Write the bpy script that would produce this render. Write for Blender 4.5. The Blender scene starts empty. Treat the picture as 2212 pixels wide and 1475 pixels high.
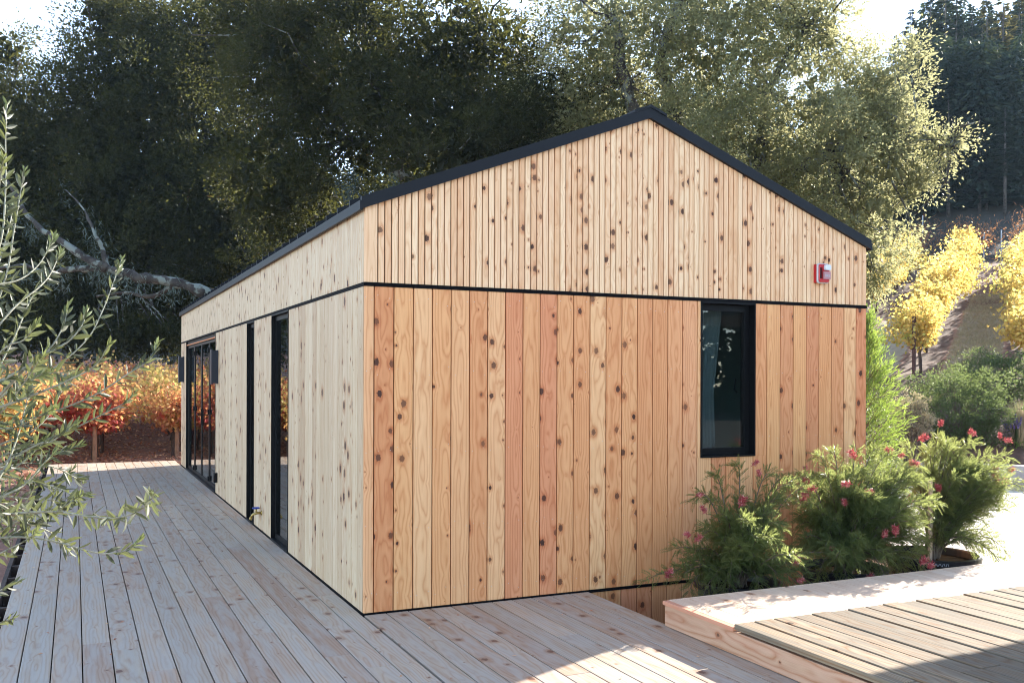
import bpy, math, random
import numpy as np
from mathutils import Matrix, Vector

# ---------------------------------------------------------------- camera, light, exposure
sc = bpy.context.scene
C = bpy.data.collections.new("scene"); sc.collection.children.link(C)
CAM = np.array([-1.93984, -6.79578, 1.75111]); YAW = 0.433948; ROLL = 0.00291
FPX, CX, CY = 2035.84, 1106.0, 818.41            # focal length and principal point, photo pixels
FW = np.array([math.sin(YAW), math.cos(YAW), 0.0]); R0 = np.array([math.cos(YAW), -math.sin(YAW), 0.0])
U0 = np.array([0, 0, 1.0])
RT = R0*math.cos(ROLL)+U0*math.sin(ROLL); UP = -R0*math.sin(ROLL)+U0*math.cos(ROLL)
cam = bpy.data.cameras.new("camera"); co = bpy.data.objects.new("camera", cam); C.objects.link(co)
m = Matrix(((RT[0], UP[0], -FW[0], CAM[0]), (RT[1], UP[1], -FW[1], CAM[1]), (RT[2], UP[2], -FW[2], CAM[2]), (0, 0, 0, 1)))
co.matrix_world = m
cam.sensor_width = 36; cam.lens = 36*FPX/2212; cam.shift_y = (CY-737.5)/2212; cam.clip_end = 2000; cam.clip_start = .05
sc.camera = co
SUN = np.array([2.1, .86, 1.0]); SUN /= np.linalg.norm(SUN)
sun_el = math.asin(SUN[2]); sun_az = math.atan2(SUN[0], SUN[1])
w = bpy.data.worlds.new("World"); sc.world = w; w.use_nodes = True
nt = w.node_tree; bg = nt.nodes["Background"]
sky = nt.nodes.new("ShaderNodeTexSky"); sky.sky_type = 'NISHITA'; sky.sun_disc = False
sky.sun_elevation = sun_el; sky.sun_rotation = sun_az; sky.altitude = 900; sky.air_density = 1.0; sky.dust_density = .05; sky.ozone_density = 2.0
hs0 = nt.nodes.new("ShaderNodeHueSaturation"); hs0.inputs["Saturation"].default_value = .76; nt.links.new(sky.outputs[0], hs0.inputs["Color"]); nt.links.new(hs0.outputs[0], bg.inputs[0]); bg.inputs[1].default_value = 0.15
sl = bpy.data.lights.new("sun", 'SUN'); sl.energy = 5.0; sl.angle = math.radians(.5); sl.color = (1, .93, .82)
so = bpy.data.objects.new("sun", sl); C.objects.link(so)
so.rotation_euler = Vector(SUN).to_track_quat('Z', 'Y').to_euler(); so.location = (20, 10, 20)
sc.view_settings.view_transform = 'Standard'; sc.view_settings.look = 'None'
sc.view_settings.exposure = 2.02; sc.view_settings.gamma = 1.0
sc.cycles.max_bounces = 8; sc.cycles.transparent_max_bounces = 12
sc.cycles.use_denoising = True; sc.cycles.filter_width = 1.05

rng = np.random.default_rng(7); random.seed(7)

def P(px, py, D):                                  # a point D metres deep behind a photo pixel
    d = RT*(px-CX)/FPX+UP*(CY-py)/FPX+FW
    return CAM+d*D
def sdir(px, py): return RT*(px-CX)/FPX+UP*(CY-py)/FPX+FW

# ---------------------------------------------------------------- helpers
def tag(o, label=None, cat=None, group=None, kind=None):
    if label: o['label'] = label
    if cat: o['category'] = cat
    if group: o['group'] = group
    if kind: o['kind'] = kind
    return o
def empty(name, loc=(0, 0, 0), rz=0):
    o = bpy.data.objects.new(name, None); C.objects.link(o); o.location = loc; o.rotation_euler = (0, 0, rz)
    o.empty_display_size = .2
    return o
class MB:
    """collects polygons with uv and a per-piece random colour"""
    def __init__(s): s.v = []; s.f = []; s.uv = []; s.c = []; s.n = 0; s.mi = []
    def add(s, verts, faces, uv=None, rnd=None, mi=0):
        verts = np.asarray(verts, float).reshape(-1, 3); k = len(verts)
        s.v.append(verts); s.f += [[i+s.n for i in f] for f in faces]; s.mi += [mi]*len(faces)
        s.uv.append(np.zeros((k, 2)) if uv is None else np.asarray(uv, float))
        if rnd is None: rnd = rng.random(3)
        rnd = np.asarray(rnd, float)
        s.c.append(np.tile(rnd, (k, 1)) if rnd.ndim == 1 else rnd); s.n += k
    def box(s, a, b, rnd=None, mi=0):
        x0, y0, z0 = a; x1, y1, z1 = b
        v = [(x0, y0, z0), (x1, y0, z0), (x1, y1, z0), (x0, y1, z0), (x0, y0, z1), (x1, y0, z1), (x1, y1, z1), (x0, y1, z1)]
        ds = [x1-x0, y1-y0, z1-z0]; ax = int(np.argmax(np.abs(ds))); oth = [i for i in range(3) if i != ax]
        uv = [(p[oth[0]]-(a[oth[0]]+b[oth[0]])/2+p[oth[1]]*.7, p[ax]) for p in v]
        s.add(v, [(3, 2, 1, 0), (4, 5, 6, 7), (0, 1, 5, 4), (1, 2, 6, 5), (2, 3, 7, 6), (3, 0, 4, 7)], uv, rnd, mi)
    def board(s, o, u, v, n, wd, ln, th, ln2=None, ch=.0018, rnd=None, v0=0):
        """board: o lower-left corner of the back, u across, v along, n outward; ln/ln2 length at u=0 / u=wd"""
        o, u, v, n = map(lambda q: np.asarray(q, float), (o, u, v, n)); ln2 = ln if ln2 is None else ln2
        vs = []; uv = []
        for (uu, vv, nn) in ((0, 0, 0), (wd, 0, 0), (wd, ln2, 0), (0, ln, 0), (0, 0, th-ch), (wd, 0, th-ch), (wd, ln2, th-ch), (0, ln, th-ch),
                             (ch, ch, th), (wd-ch, ch, th), (wd-ch, ln2-ch, th), (ch, ln-ch, th)):
            vs.append(o+u*uu+v*vv+n*nn); uv.append((uu-wd/2+(0 if nn == th else (.0 if nn else .03)), vv+v0))
        f = [(8, 9, 10, 11), (4, 5, 9, 8), (5, 6, 10, 9), (6, 7, 11, 10), (7, 4, 8, 11), (0, 1, 5, 4), (1, 2, 6, 5), (2, 3, 7, 6), (3, 0, 4, 7), (3, 2, 1, 0)]
        if np.dot(np.cross(u, v), n) < 0: f = [tuple(reversed(q)) for q in f]
        s.add(vs, f, uv, rnd)
    def tube(s, pts, rad, k=8, rnd=None, mi=0, cap=True):
        pts = [np.asarray(p, float) for p in pts]; n = len(pts)
        rad = [rad]*n if np.isscalar(rad) else list(rad)
        V = []; ref = np.array([.3, .2, .93]); L = 0; uv = []
        for i, p in enumerate(pts):
            t = pts[min(i+1, n-1)]-pts[max(i-1, 0)]; t = t/(np.linalg.norm(t)+1e-9)
            a = np.cross(t, ref)
            if np.linalg.norm(a) < .05: a = np.cross(t, (1, 0, 0))
            a /= np.linalg.norm(a); b = np.cross(t, a)
            if i: L += np.linalg.norm(pts[i]-pts[i-1])
            for j in range(k):
                th = 2*math.pi*j/k; V.append(p+rad[i]*(a*math.cos(th)+b*math.sin(th))); uv.append((rad[i]*math.sin(th), L))
        F = [(i*k+j, i*k+(j+1) % k, (i+1)*k+(j+1) % k, (i+1)*k+j) for i in range(n-1) for j in range(k)]
        if cap: F += [tuple(range(k))[::-1], tuple((n-1)*k+j for j in range(k))]
        s.add(V, F, uv, rnd, mi)
    def lathe(s, prof, c=(0, 0, 0), k=32, mi=0, rnd=None):
        V = []; F = []
        for r, z in prof:
            for j in range(k):
                a = 2*math.pi*j/k; V.append((c[0]+r*math.cos(a), c[1]+r*math.sin(a), c[2]+z))
        for i in range(len(prof)-1):
            for j in range(k): F.append((i*k+j, i*k+(j+1) % k, (i+1)*k+(j+1) % k, (i+1)*k+j))
        s.add(V, F, None, rnd, mi)
    def quads(s, V, c):                             # V (N,4,3), c (N,3)
        N = len(V); k = V.shape[1]
        s.v.append(V.reshape(-1, 3)); s.uv.append(np.tile(np.array([[0, 0], [1, .5], [0, 1], [-1, .5]]+[[0, 0]]*(k-4), float)[:k], (N, 1)))
        s.c.append(np.repeat(c, k, axis=0)); idx = (np.arange(N*k)+s.n).reshape(N, k); s.f.append(idx); s.mi += [0]*N; s.n += N*k
    def build(s, name, mat, parent=None, smooth=False, mats=None):
        V = np.concatenate(s.v); UV = np.concatenate(s.uv); CC = np.concatenate(s.c)
        loops = []; starts = []; tot = 0; sizes = []
        for f in s.f:
            if isinstance(f, np.ndarray):
                loops.append(f.reshape(-1)); kk = f.shape[1]; sizes.append(np.full(len(f), kk)); 
            else: loops.append(np.array(f)); sizes.append(np.array([len(f)]))
        loops = np.concatenate(loops).astype(np.int32); sizes = np.concatenate(sizes); starts = np.concatenate([[0], np.cumsum(sizes)[:-1]]).astype(np.int32)
        me = bpy.data.meshes.new(name)
        me.vertices.add(len(V)); me.vertices.foreach_set('co', V.astype(np.float32).ravel())
        me.loops.add(len(loops)); me.loops.foreach_set('vertex_index', loops)
        me.polygons.add(len(sizes)); me.polygons.foreach_set('loop_start', starts)
        for mm in (mats or [mat]): me.materials.append(mm)
        if mats: me.polygons.foreach_set('material_index', np.array(s.mi, np.int32))
        me.update(calc_edges=True)
        uvl = me.uv_layers.new(name="UVMap"); uvl.data.foreach_set('uv', UV[loops].astype(np.float32).ravel())
        at = me.attributes.new("rnd", 'FLOAT_COLOR', 'POINT')
        at.data.foreach_set('color', np.concatenate([CC, np.ones((len(CC), 1))], 1).astype(np.float32).ravel())
        me.polygons.foreach_set('use_smooth', np.full(len(sizes), smooth))
        o = bpy.data.objects.new(name, me); C.objects.link(o)
        if parent is not None: o.parent = parent
        return o
def dup(o, parent=None):
    c = o.copy(); C.objects.link(c); c.parent = parent
    for ch in o.children: dup(ch, c)
    return c
def unit(a): return a/(np.linalg.norm(a, axis=-1, keepdims=True)+1e-9)
def leafq(c, d, L, W, up=None, bend=.0):
    """N rhombic leaves: base c, direction d"""
    N = len(c); d = unit(d); r = unit(rng.normal(size=(N, 3))) if up is None else unit(up+rng.normal(size=(N, 3))*.35)
    s = unit(np.cross(d, r)); L = np.broadcast_to(np.asarray(L, float), (N,))[:, None]; W = np.broadcast_to(np.asarray(W, float), (N,))[:, None]
    nrm = np.cross(s, d)
    return np.stack([c, c+d*L*.45+s*W*.5+nrm*L*.08, c+d*L, c+d*L*.45-s*W*.5+nrm*L*.08], 1)
def rot_about(d, ax, a): return d*np.cos(a)+np.cross(ax, d)*np.sin(a)

# ---------------------------------------------------------------- materials
def newmat(name):
    mt = bpy.data.materials.new(name); mt.use_nodes = True; t = mt.node_tree
    return mt, t, t.nodes["Principled BSDF"]
def N(t, ty, **kw):
    n = t.nodes.new(ty)
    for k, v in kw.items():
        if k.startswith('i_'): n.inputs[int(k[2:]) if k[2:].isdigit() else k[2:]].default_value = v
        else: setattr(n, k, v)
    return n
def M(t, op, a, b=None, c=None, clamp=False):
    n = t.nodes.new("ShaderNodeMath"); n.operation = op; n.use_clamp = clamp
    for i, x in enumerate((a, b, c)):
        if x is None: continue
        if isinstance(x, (int, float)): n.inputs[i].default_value = x
        else: t.links.new(x, n.inputs[i])
    return n.outputs[0]
def MIX(t, fac, a, b, mode='MIX'):
    n = t.nodes.new("ShaderNodeMix"); n.data_type = 'RGBA'; n.blend_type = mode
    for i, x in ((0, fac), (6, a), (7, b)):
        if isinstance(x, (int, float)): n.inputs[i].default_value = x
        elif isinstance(x, tuple): n.inputs[i].default_value = (*x[:3], 1)
        else: t.links.new(x, n.inputs[i])
    return n.outputs[2]
def RAMP(t, fac, stops, interp='LINEAR'):
    n = t.nodes.new("ShaderNodeValToRGB"); n.color_ramp.interpolation = interp
    while len(n.color_ramp.elements) < len(stops): n.color_ramp.elements.new(.5)
    for e, (p, c) in zip(n.color_ramp.elements, stops): e.position = p; e.color = (*c, 1) if len(c) == 3 else c
    t.links.new(fac, n.inputs[0]); return n.outputs[0]
def SMOOTH(t, x, lo, hi):
    n = t.nodes.new("ShaderNodeMapRange"); n.interpolation_type = 'SMOOTHSTEP'
    t.links.new(x, n.inputs[0])
    for i, q in ((1, lo), (2, hi)):
        if isinstance(q, (int, float)): n.inputs[i].default_value = q
        else: t.links.new(q, n.inputs[i])
    return n.outputs[0]
def wood(name, tones, grain=.35, knots=.5, knotcol=(.055, .018, .009), rough=.6, ksize=.012, kx=.13, ky=.42, weather=0.0, edge=0.0, spec=.4, ringw=.011, greyc=(.3, .32, .33)):
    """plank wood: rings of a sawn log, oval knots, tone per board; uv is metres across and along the board"""
    mt, t, b = newmat(name)
    uv = N(t, "ShaderNodeUVMap", uv_map="UVMap").outputs[0]; at = N(t, "ShaderNodeAttribute", attribute_name="rnd")
    s1 = N(t, "ShaderNodeSeparateXYZ"); t.links.new(uv, s1.inputs[0]); s2 = N(t, "ShaderNodeSeparateXYZ"); t.links.new(at.outputs["Vector"], s2.inputs[0])
    u, v0 = s1.outputs[0], s1.outputs[1]; r, g, bb = s2.outputs
    v = M(t, 'ADD', v0, M(t, 'MULTIPLY', r, 63.0))
    # knots
    cu = M(t, 'ADD', M(t, 'DIVIDE', u, kx), M(t, 'MULTIPLY', g, 37.0)); cv = M(t, 'DIVIDE', v, ky)
    cc = N(t, "ShaderNodeCombineXYZ"); t.links.new(cu, cc.inputs[0]); t.links.new(cv, cc.inputs[1])
    vo = N(t, "ShaderNodeTexVoronoi", voronoi_dimensions='2D', feature='F1'); vo.inputs["Scale"].default_value = 1; t.links.new(cc.outputs[0], vo.inputs["Vector"])
    df = N(t, "ShaderNodeVectorMath", operation='SUBTRACT'); t.links.new(cc.outputs[0], df.inputs[0]); t.links.new(vo.outputs["Position"], df.inputs[1])
    sd = N(t, "ShaderNodeSeparateXYZ"); t.links.new(df.outputs[0], sd.inputs[0])
    du = M(t, 'MULTIPLY', sd.outputs[0], kx); dv = M(t, 'MULTIPLY', sd.outputs[1], ky/1.35)
    dist = M(t, 'SQRT', M(t, 'ADD', M(t, 'MULTIPLY', du, du), M(t, 'MULTIPLY', dv, dv)))
    sc_ = N(t, "ShaderNodeSeparateColor"); t.links.new(vo.outputs["Color"], sc_.inputs[0])
    has = M(t, 'SUBTRACT', sc_.outputs[0], M(t, 'SUBTRACT', 1.0, M(t, 'MULTIPLY', M(t, 'ADD', M(t, 'MULTIPLY', bb, 1.3), .35), knots)))
    rad = M(t, 'MULTIPLY', M(t, 'POWER', M(t, 'MINIMUM', M(t, 'DIVIDE', M(t, 'MAXIMUM', has, 0.0), knots), 1.0), 2.6), ksize*1.95)
    nz = N(t, "ShaderNodeTexNoise", noise_dimensions='2D'); nz.inputs["Scale"].default_value = 90; nz.inputs["Detail"].default_value = 2
    ucv = N(t, "ShaderNodeCombineXYZ"); t.links.new(u, ucv.inputs[0]); t.links.new(v, ucv.inputs[1]); t.links.new(ucv.outputs[0], nz.inputs["Vector"])
    distn = M(t, 'MULTIPLY', dist, M(t, 'ADD', M(t, 'MULTIPLY', nz.outputs[0], 1.0), .5))
    km = M(t, 'SUBTRACT', 1.0, SMOOTH(t, distn, M(t, 'MULTIPLY', rad, .75), M(t, 'ADD', rad, .0008)))
    km = M(t, 'MULTIPLY', km, M(t, 'GREATER_THAN', rad, .0015))
    halo = M(t, 'SUBTRACT', 1.0, SMOOTH(t, dist, rad, M(t, 'ADD', M(t, 'MULTIPLY', rad, 2.6), .002)))
    halo = M(t, 'MULTIPLY', halo, M(t, 'GREATER_THAN', rad, .0015))
    # rings
    nd = N(t, "ShaderNodeTexNoise", noise_dimensions='2D'); nd.inputs["Scale"].default_value = 1; nd.inputs["Detail"].default_value = 3
    cn = N(t, "ShaderNodeCombineXYZ"); t.links.new(M(t, 'MULTIPLY', u, 5.0), cn.inputs[0]); t.links.new(M(t, 'MULTIPLY', v, 1.1), cn.inputs[1]); t.links.new(cn.outputs[0], nd.inputs["Vector"])
    depth = M(t, 'ADD', M(t, 'MULTIPLY', M(t, 'SUBTRACT', nd.outputs[0], .5), .16), M(t, 'MULTIPLY', M(t, 'SUBTRACT', bb, .35), .16))
    off = M(t, 'ADD', u, M(t, 'MULTIPLY', M(t, 'SUBTRACT', g, .5), .09))
    rr = M(t, 'SQRT', M(t, 'ADD', M(t, 'MULTIPLY', off, off), M(t, 'MULTIPLY', depth, depth)))
    push = M(t, 'MULTIPLY', M(t, 'EXPONENT', M(t, 'MULTIPLY', dist, -38.0)), M(t, 'MULTIPLY', M(t, 'MINIMUM', M(t, 'MAXIMUM', has, 0), .4), .09))
    rr = M(t, 'ADD', rr, push)
    ring = M(t, 'PINGPONG', M(t, 'DIVIDE', rr, ringw), 1.0); ring = M(t, 'POWER', ring, 2.2)
    fib = N(t, "ShaderNodeTexNoise", noise_dimensions='2D'); fib.inputs["Scale"].default_value = 1; fib.inputs["Detail"].default_value = 4
    cf = N(t, "ShaderNodeCombineXYZ"); t.links.new(M(t, 'MULTIPLY', u, 260.0), cf.inputs[0]); t.links.new(M(t, 'MULTIPLY', v, 7.0), cf.inputs[1]); t.links.new(cf.outputs[0], fib.inputs["Vector"])
    big = N(t, "ShaderNodeTexNoise", noise_dimensions='2D'); big.inputs["Scale"].default_value = 1; big.inputs["Detail"].default_value = 3
    cb = N(t, "ShaderNodeCombineXYZ"); t.links.new(M(t, 'MULTIPLY', u, 14.0), cb.inputs[0]); t.links.new(M(t, 'MULTIPLY', v, 2.1), cb.inputs[1]); t.links.new(cb.outputs[0], big.inputs["Vector"])
    base = RAMP(t, M(t, 'FRACT', M(t, 'MULTIPLY', M(t, 'ADD', r, bb), 7.31)), [(i/(len(tones)-1), c) for i, c in enumerate(tones)])
    base = MIX(t, M(t, 'MULTIPLY', SMOOTH(t, big.outputs[0], .35, .75), .35), base, MIX(t, 1.0, base, (.82, .70, .60), 'MULTIPLY'))
    col = MIX(t, M(t, 'MULTIPLY', ring, grain), base, MIX(t, 1.0, base, (.72, .50, .36), 'MULTIPLY'))
    col = MIX(t, M(t, 'MULTIPLY', M(t, 'SUBTRACT', fib.outputs[0], .3), grain*.8), col, MIX(t, 1.0, col, (.66, .56, .50), 'MULTIPLY'))
    if weather:
        gw = N(t, "ShaderNodeTexNoise", noise_dimensions='2D'); gw.inputs["Scale"].default_value = 1; gw.inputs["Detail"].default_value = 5
        cg = N(t, "ShaderNodeCombineXYZ"); t.links.new(M(t, 'MULTIPLY', u, 18.0), cg.inputs[0]); t.links.new(M(t, 'MULTIPLY', v, 1.7), cg.inputs[1]); t.links.new(cg.outputs[0], gw.inputs["Vector"])
        col = MIX(t, M(t, 'MULTIPLY', SMOOTH(t, gw.outputs[0], .35, .65), weather), col, greyc)
    col = MIX(t, M(t, 'MULTIPLY', halo, .55), col, MIX(t, 1.0, col, (.70, .42, .26), 'MULTIPLY'))
    col = MIX(t, M(t, 'MULTIPLY', km, M(t, 'ADD', M(t, 'MULTIPLY', sc_.outputs[2], .35), .65)), col, knotcol)
    t.links.new(col, b.inputs["Base Color"]); b.inputs["Roughness"].default_value = rough; b.inputs["Specular IOR Level"].default_value = spec
    bp = N(t, "ShaderNodeBump"); bp.inputs["Strength"].default_value = .25; bp.inputs["Distance"].default_value = .002
    t.links.new(M(t, 'ADD', M(t, 'MULTIPLY', fib.outputs[0], .6), M(t, 'MULTIPLY', ring, .3)), bp.inputs["Height"]); t.links.new(bp.outputs[0], b.inputs["Normal"])
    return mt
def plain(name, col, rough=.5, metal=0, spec=.5, var=0.0, scale=8, bump=0.0):
    mt, t, b = newmat(name)
    b.inputs["Roughness"].default_value = rough; b.inputs["Metallic"].default_value = metal; b.inputs["Specular IOR Level"].default_value = spec
    tc = N(t, "ShaderNodeTexCoord"); nz = N(t, "ShaderNodeTexNoise"); nz.inputs["Scale"].default_value = scale; nz.inputs["Detail"].default_value = 6
    t.links.new(tc.outputs["Object"], nz.inputs["Vector"])
    c = MIX(t, SMOOTH(t, nz.outputs[0], .3, .7), tuple(x*(1-var) for x in col), tuple(min(1, x*(1+var)) for x in col))
    t.links.new(c, b.inputs["Base Color"])
    if bump:
        bp = N(t, "ShaderNodeBump"); bp.inputs["Strength"].default_value = .6; bp.inputs["Distance"].default_value = bump
        t.links.new(nz.outputs[0], bp.inputs["Height"]); t.links.new(bp.outputs[0], b.inputs["Normal"])
    return mt
def leafmat(name, stops, trans=(.3, .4, .08), tfac=.35, rough=.45, spec=.4):
    mt, t, b = newmat(name)
    at = N(t, "ShaderNodeAttribute", attribute_name="rnd"); s2 = N(t, "ShaderNodeSeparateXYZ"); t.links.new(at.outputs["Vector"], s2.inputs[0])
    col = RAMP(t, s2.outputs[0], stops); br = M(t, 'ADD', M(t, 'MULTIPLY', s2.outputs[1], .6), .7)
    hs = N(t, "ShaderNodeHueSaturation"); t.links.new(col, hs.inputs["Color"]); t.links.new(br, hs.inputs["Value"])
    t.links.new(hs.outputs[0], b.inputs["Base Color"]); b.inputs["Roughness"].default_value = rough; b.inputs["Specular IOR Level"].default_value = spec
    tr = N(t, "ShaderNodeBsdfTranslucent"); tcol = MIX(t, .5, hs.outputs[0], trans); t.links.new(tcol, tr.inputs[0])
    mx = N(t, "ShaderNodeMixShader"); mx.inputs[0].default_value = tfac
    t.links.new(b.outputs[0], mx.inputs[1]); t.links.new(tr.outputs[0], mx.inputs[2])
    t.links.new(mx.outputs[0], t.nodes["Material Output"].inputs[0])
    return mt
def barkmat(name, a, b_, scale=9, c=None, cth=.55):
    mt, t, b = newmat(name); tc = N(t, "ShaderNodeTexCoord")
    mp = N(t, "ShaderNodeMapping"); mp.inputs["Scale"].default_value = (1, 1, .45); t.links.new(tc.outputs["Object"], mp.inputs[0])
    nz = N(t, "ShaderNodeTexNoise"); nz.inputs["Scale"].default_value = scale; nz.inputs["Detail"].default_value = 8; nz.inputs["Roughness"].default_value = .7
    t.links.new(mp.outputs[0], nz.inputs["Vector"])
    col = MIX(t, SMOOTH(t, nz.outputs[0], .35, .65), a, b_)
    if c:
        n2 = N(t, "ShaderNodeTexNoise"); n2.inputs["Scale"].default_value = scale*.55; n2.inputs["Detail"].default_value = 7; t.links.new(tc.outputs["Object"], n2.inputs["Vector"])
        col = MIX(t, SMOOTH(t, n2.outputs[0], cth, cth+.06), col, c)
    t.links.new(col, b.inputs["Base Color"]); b.inputs["Roughness"].default_value = .9
    bp = N(t, "ShaderNodeBump"); bp.inputs["Strength"].default_value = .9; bp.inputs["Distance"].default_value = .02
    t.links.new(nz.outputs[0], bp.inputs["Height"]); t.links.new(bp.outputs[0], b.inputs["Normal"])
    return mt
cedar = wood("cedar_boards", [(0.679, 0.3013, 0.1274), (0.776, 0.4071, 0.1841), (0.6984, 0.2932, 0.1415), (0.8342, 0.5049, 0.2548), (0.7372, 0.3583, 0.1557), (0.7954, 0.4316, 0.1912), (0.6402, 0.2687, 0.1274)], grain=.66, knots=.78, ksize=.0112, ky=.24)
cedar_s = wood("cedar_battens", [(0.8, 0.5055, 0.2839), (0.88, 0.6319, 0.3943), (0.78, 0.4874, 0.276), (0.9, 0.6679, 0.4258), (0.84, 0.5597, 0.3313)], grain=.45, knots=.76, ksize=.0105, kx=.09, ky=.21)
cedar_w = wood("cedar_side_boards", [(0.571, 0.4452, 0.2937), (0.6576, 0.5376, 0.3632), (0.5191, 0.3864, 0.2473), (0.6749, 0.5544, 0.3864)], grain=.5, knots=.95, ksize=.0145, ky=.22, rough=.55)  # same cedar as the gable, with the side wall's skylight put into the colour
cedar_ws = wood("cedar_side_battens", [(0.6056, 0.4872, 0.3323), (0.6922, 0.5796, 0.4096), (0.6056, 0.4788, 0.3246)], grain=.45, knots=.85, ksize=.013, kx=.10, ky=.22)  # side battens paled likewise, skylight put into the colour
deckm = wood("deck_boards", [(0.404, 0.316, 0.2404), (0.481, 0.3972, 0.3067), (0.3463, 0.2347, 0.1658), (0.5002, 0.4153, 0.3149), (0.3848, 0.325, 0.2569), (0.4425, 0.316, 0.2238)], grain=.60, knots=.45, ksize=.011, kx=.10, ky=.30, knotcol=(.13, .06, .04), rough=.55, weather=.45, greyc=(.385, .375, .345))
newdeck = wood("new_deck_boards", [(.68, .50, .36), (.74, .58, .44), (.62, .43, .30)], grain=.3, knots=.35, ksize=.009, kx=.12, ky=.4)
fasciaw = wood("fascia_board", [(.50, .30, .20), (.62, .42, .28)], grain=1.0, knots=.45, ksize=.018, kx=.22, ky=.7, ringw=.016, weather=.25, greyc=(.62, .36, .26))
redtrim = wood("red_trim_board", [(.60, .28, .18), (.62, .30, .19)], grain=.3, knots=.1)
olddeck = wood("old_deck_boards", [(.24, .185, .12), (.32, .255, .175), (.19, .15, .105), (.28, .22, .15)], grain=.9, knots=.3, ksize=.010, knotcol=(.04, .03, .02), rough=.85, weather=.6, greyc=(.13, .118, .095), kx=.12, ky=.5, spec=.15)
black = plain("black_metal", (.0025, .003, .004), .45, 0, .18)
fasc = plain("roof_fascia_metal", (.0030, .0045, .008), .5, 0, .25)
seamm = plain("black_seam", (.002, .002, .003), .7, 0, .1)
darkbox = plain("dark_sheathing", (.010, .0035, .002), .9, 0, .05)
lampm = plain("lamp_metal", (.010, .016, .030), .4, 0, .4)
inner = plain("interior_wall", (.15, .21, .205), .8)
floorm = plain("interior_floor", (.22, .16, .10), .5)
curtain = plain("curtain_fabric", (.13, .145, .15), .9)
redp = plain("red_plastic", (.45, .012, .02), .35); whitep = plain("white_plastic", (.45, .47, .50), .25); clearp = plain("strobe_lens", (.62, .67, .72), .12)
brass = plain("brass", (.45, .33, .12), .3, 1); bluep = plain("blue_handle", (.01, .04, .28), .4)
potm = plain("black_pot_plastic", (.012, .012, .014), .38)
soilm = plain("potting_soil", (.014, .010, .007), 1.0, spec=0, var=.4, bump=.02)
concrete = plain("concrete", (.42, .41, .39), .85, var=.18, scale=5, bump=.004)
pave = plain("pale_paving", (.56, .52, .46), .85, var=.10, scale=3, bump=.003)
polem = plain("grey_stake", (.32, .36, .40), .5, .3); redpost = plain("rusty_steel_post", (.075, .03, .022), .8, var=.4, scale=20)
woodpost = barkmat("wooden_post", (.20, .11, .065), (.34, .20, .12), 12)
oakbark = barkmat("oak_bark", (.018, .014, .012), (.065, .055, .045), 7, c=(.16, .18, .155), cth=.52)
conbark = barkmat("conifer_bark", (.05, .045, .043), (.12, .11, .105), 6)
vinebark = barkmat("vine_bark", (.04, .025, .018), (.11, .07, .05), 15)
stemm = barkmat("stem_bark", (.08, .055, .04), (.18, .14, .10), 20); olivestem = barkmat("olive_twig", (.22, .22, .16), (.34, .34, .26), 30)
def glassmat():
    mt, t, b = newmat("window_glass"); t.nodes.remove(b)
    fr = N(t, "ShaderNodeFresnel"); fr.inputs[0].default_value = 1.75; ge = N(t, "ShaderNodeNewGeometry")
    g = N(t, "ShaderNodeBsdfGlossy"); g.inputs["Roughness"].default_value = .004; g.inputs["Color"].default_value = (.92, .96, .97, 1)
    tr = N(t, "ShaderNodeBsdfTransparent"); tr.inputs[0].default_value = (.74, .82, .82, 1)
    mx = N(t, "ShaderNodeMixShader"); t.links.new(M(t, 'MULTIPLY', fr.outputs[0], M(t, 'SUBTRACT', 1.0, ge.outputs['Backfacing'])), mx.inputs[0]); t.links.new(tr.outputs[0], mx.inputs[1]); t.links.new(g.outputs[0], mx.inputs[2])
    t.links.new(mx.outputs[0], t.nodes["Material Output"].inputs[0]); return mt
glass = glassmat()
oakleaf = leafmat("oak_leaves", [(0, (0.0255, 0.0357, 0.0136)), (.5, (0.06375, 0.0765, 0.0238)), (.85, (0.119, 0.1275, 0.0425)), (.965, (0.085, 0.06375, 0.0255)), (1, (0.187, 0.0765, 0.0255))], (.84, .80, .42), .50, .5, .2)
oakdark = leafmat("shaded_oak_leaves", [(0, (0.004973, 0.008766, 0.004909)), (.6, (0.01243, 0.01754, 0.007714)), (.95, (0.029, 0.03029, 0.01122)), (1, (0.1077, 0.04781, 0.01403))], (.40, .40, .10), .24, .55, .12)  # darker copy of the oak leaves, shade put into the colour
lichen = leafmat("lichen", [(0, (.08, .11, .095)), (1, (.16, .20, .17))], (.2, .25, .2), .2, .9, .1)
vine_y = leafmat("yellow_vine_leaves", [(0, (0.561, 0.391, 0.068)), (.5, (0.629, 0.476, 0.136)), (.8, (0.561, 0.306, 0.068)), (1, (0.391, 0.408, 0.102))], (.98, .80, .25), .5, .5, .3)
vine_r = leafmat("red_vine_leaves", [(0, (0.3213, 0.0289, 0.034)), (.22, (0.4743, 0.1011, 0.0612)), (.5, (0.5661, 0.2601, 0.0952)), (.72, (0.5967, 0.4046, 0.1496)), (.9, (0.5355, 0.419, 0.1224)), (1, (0.306, 0.3034, 0.068))], (.98, .62, .25), .42, .5, .3)
vine_d = leafmat("withered_vine_leaves", [(0, (.16, .06, .03)), (1, (.30, .15, .07))], (.4, .2, .08), .4)
conleaf = leafmat("conifer_needles", [(0, (0.0112, 0.02218, 0.01966)), (.7, (0.0196, 0.03388, 0.02646)), (1, (0.0336, 0.04312, 0.02646))], (.12, .16, .06), .2, .6, .2)
conleaf2 = leafmat("sunlit_fir_needles", [(0, (0.035, 0.042, 0.021)), (1, (0.084, 0.077, 0.035))], (.4, .35, .12), .35, .6, .2)  # lighter copy of the conifer needles, sunlight put into the colour
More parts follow.
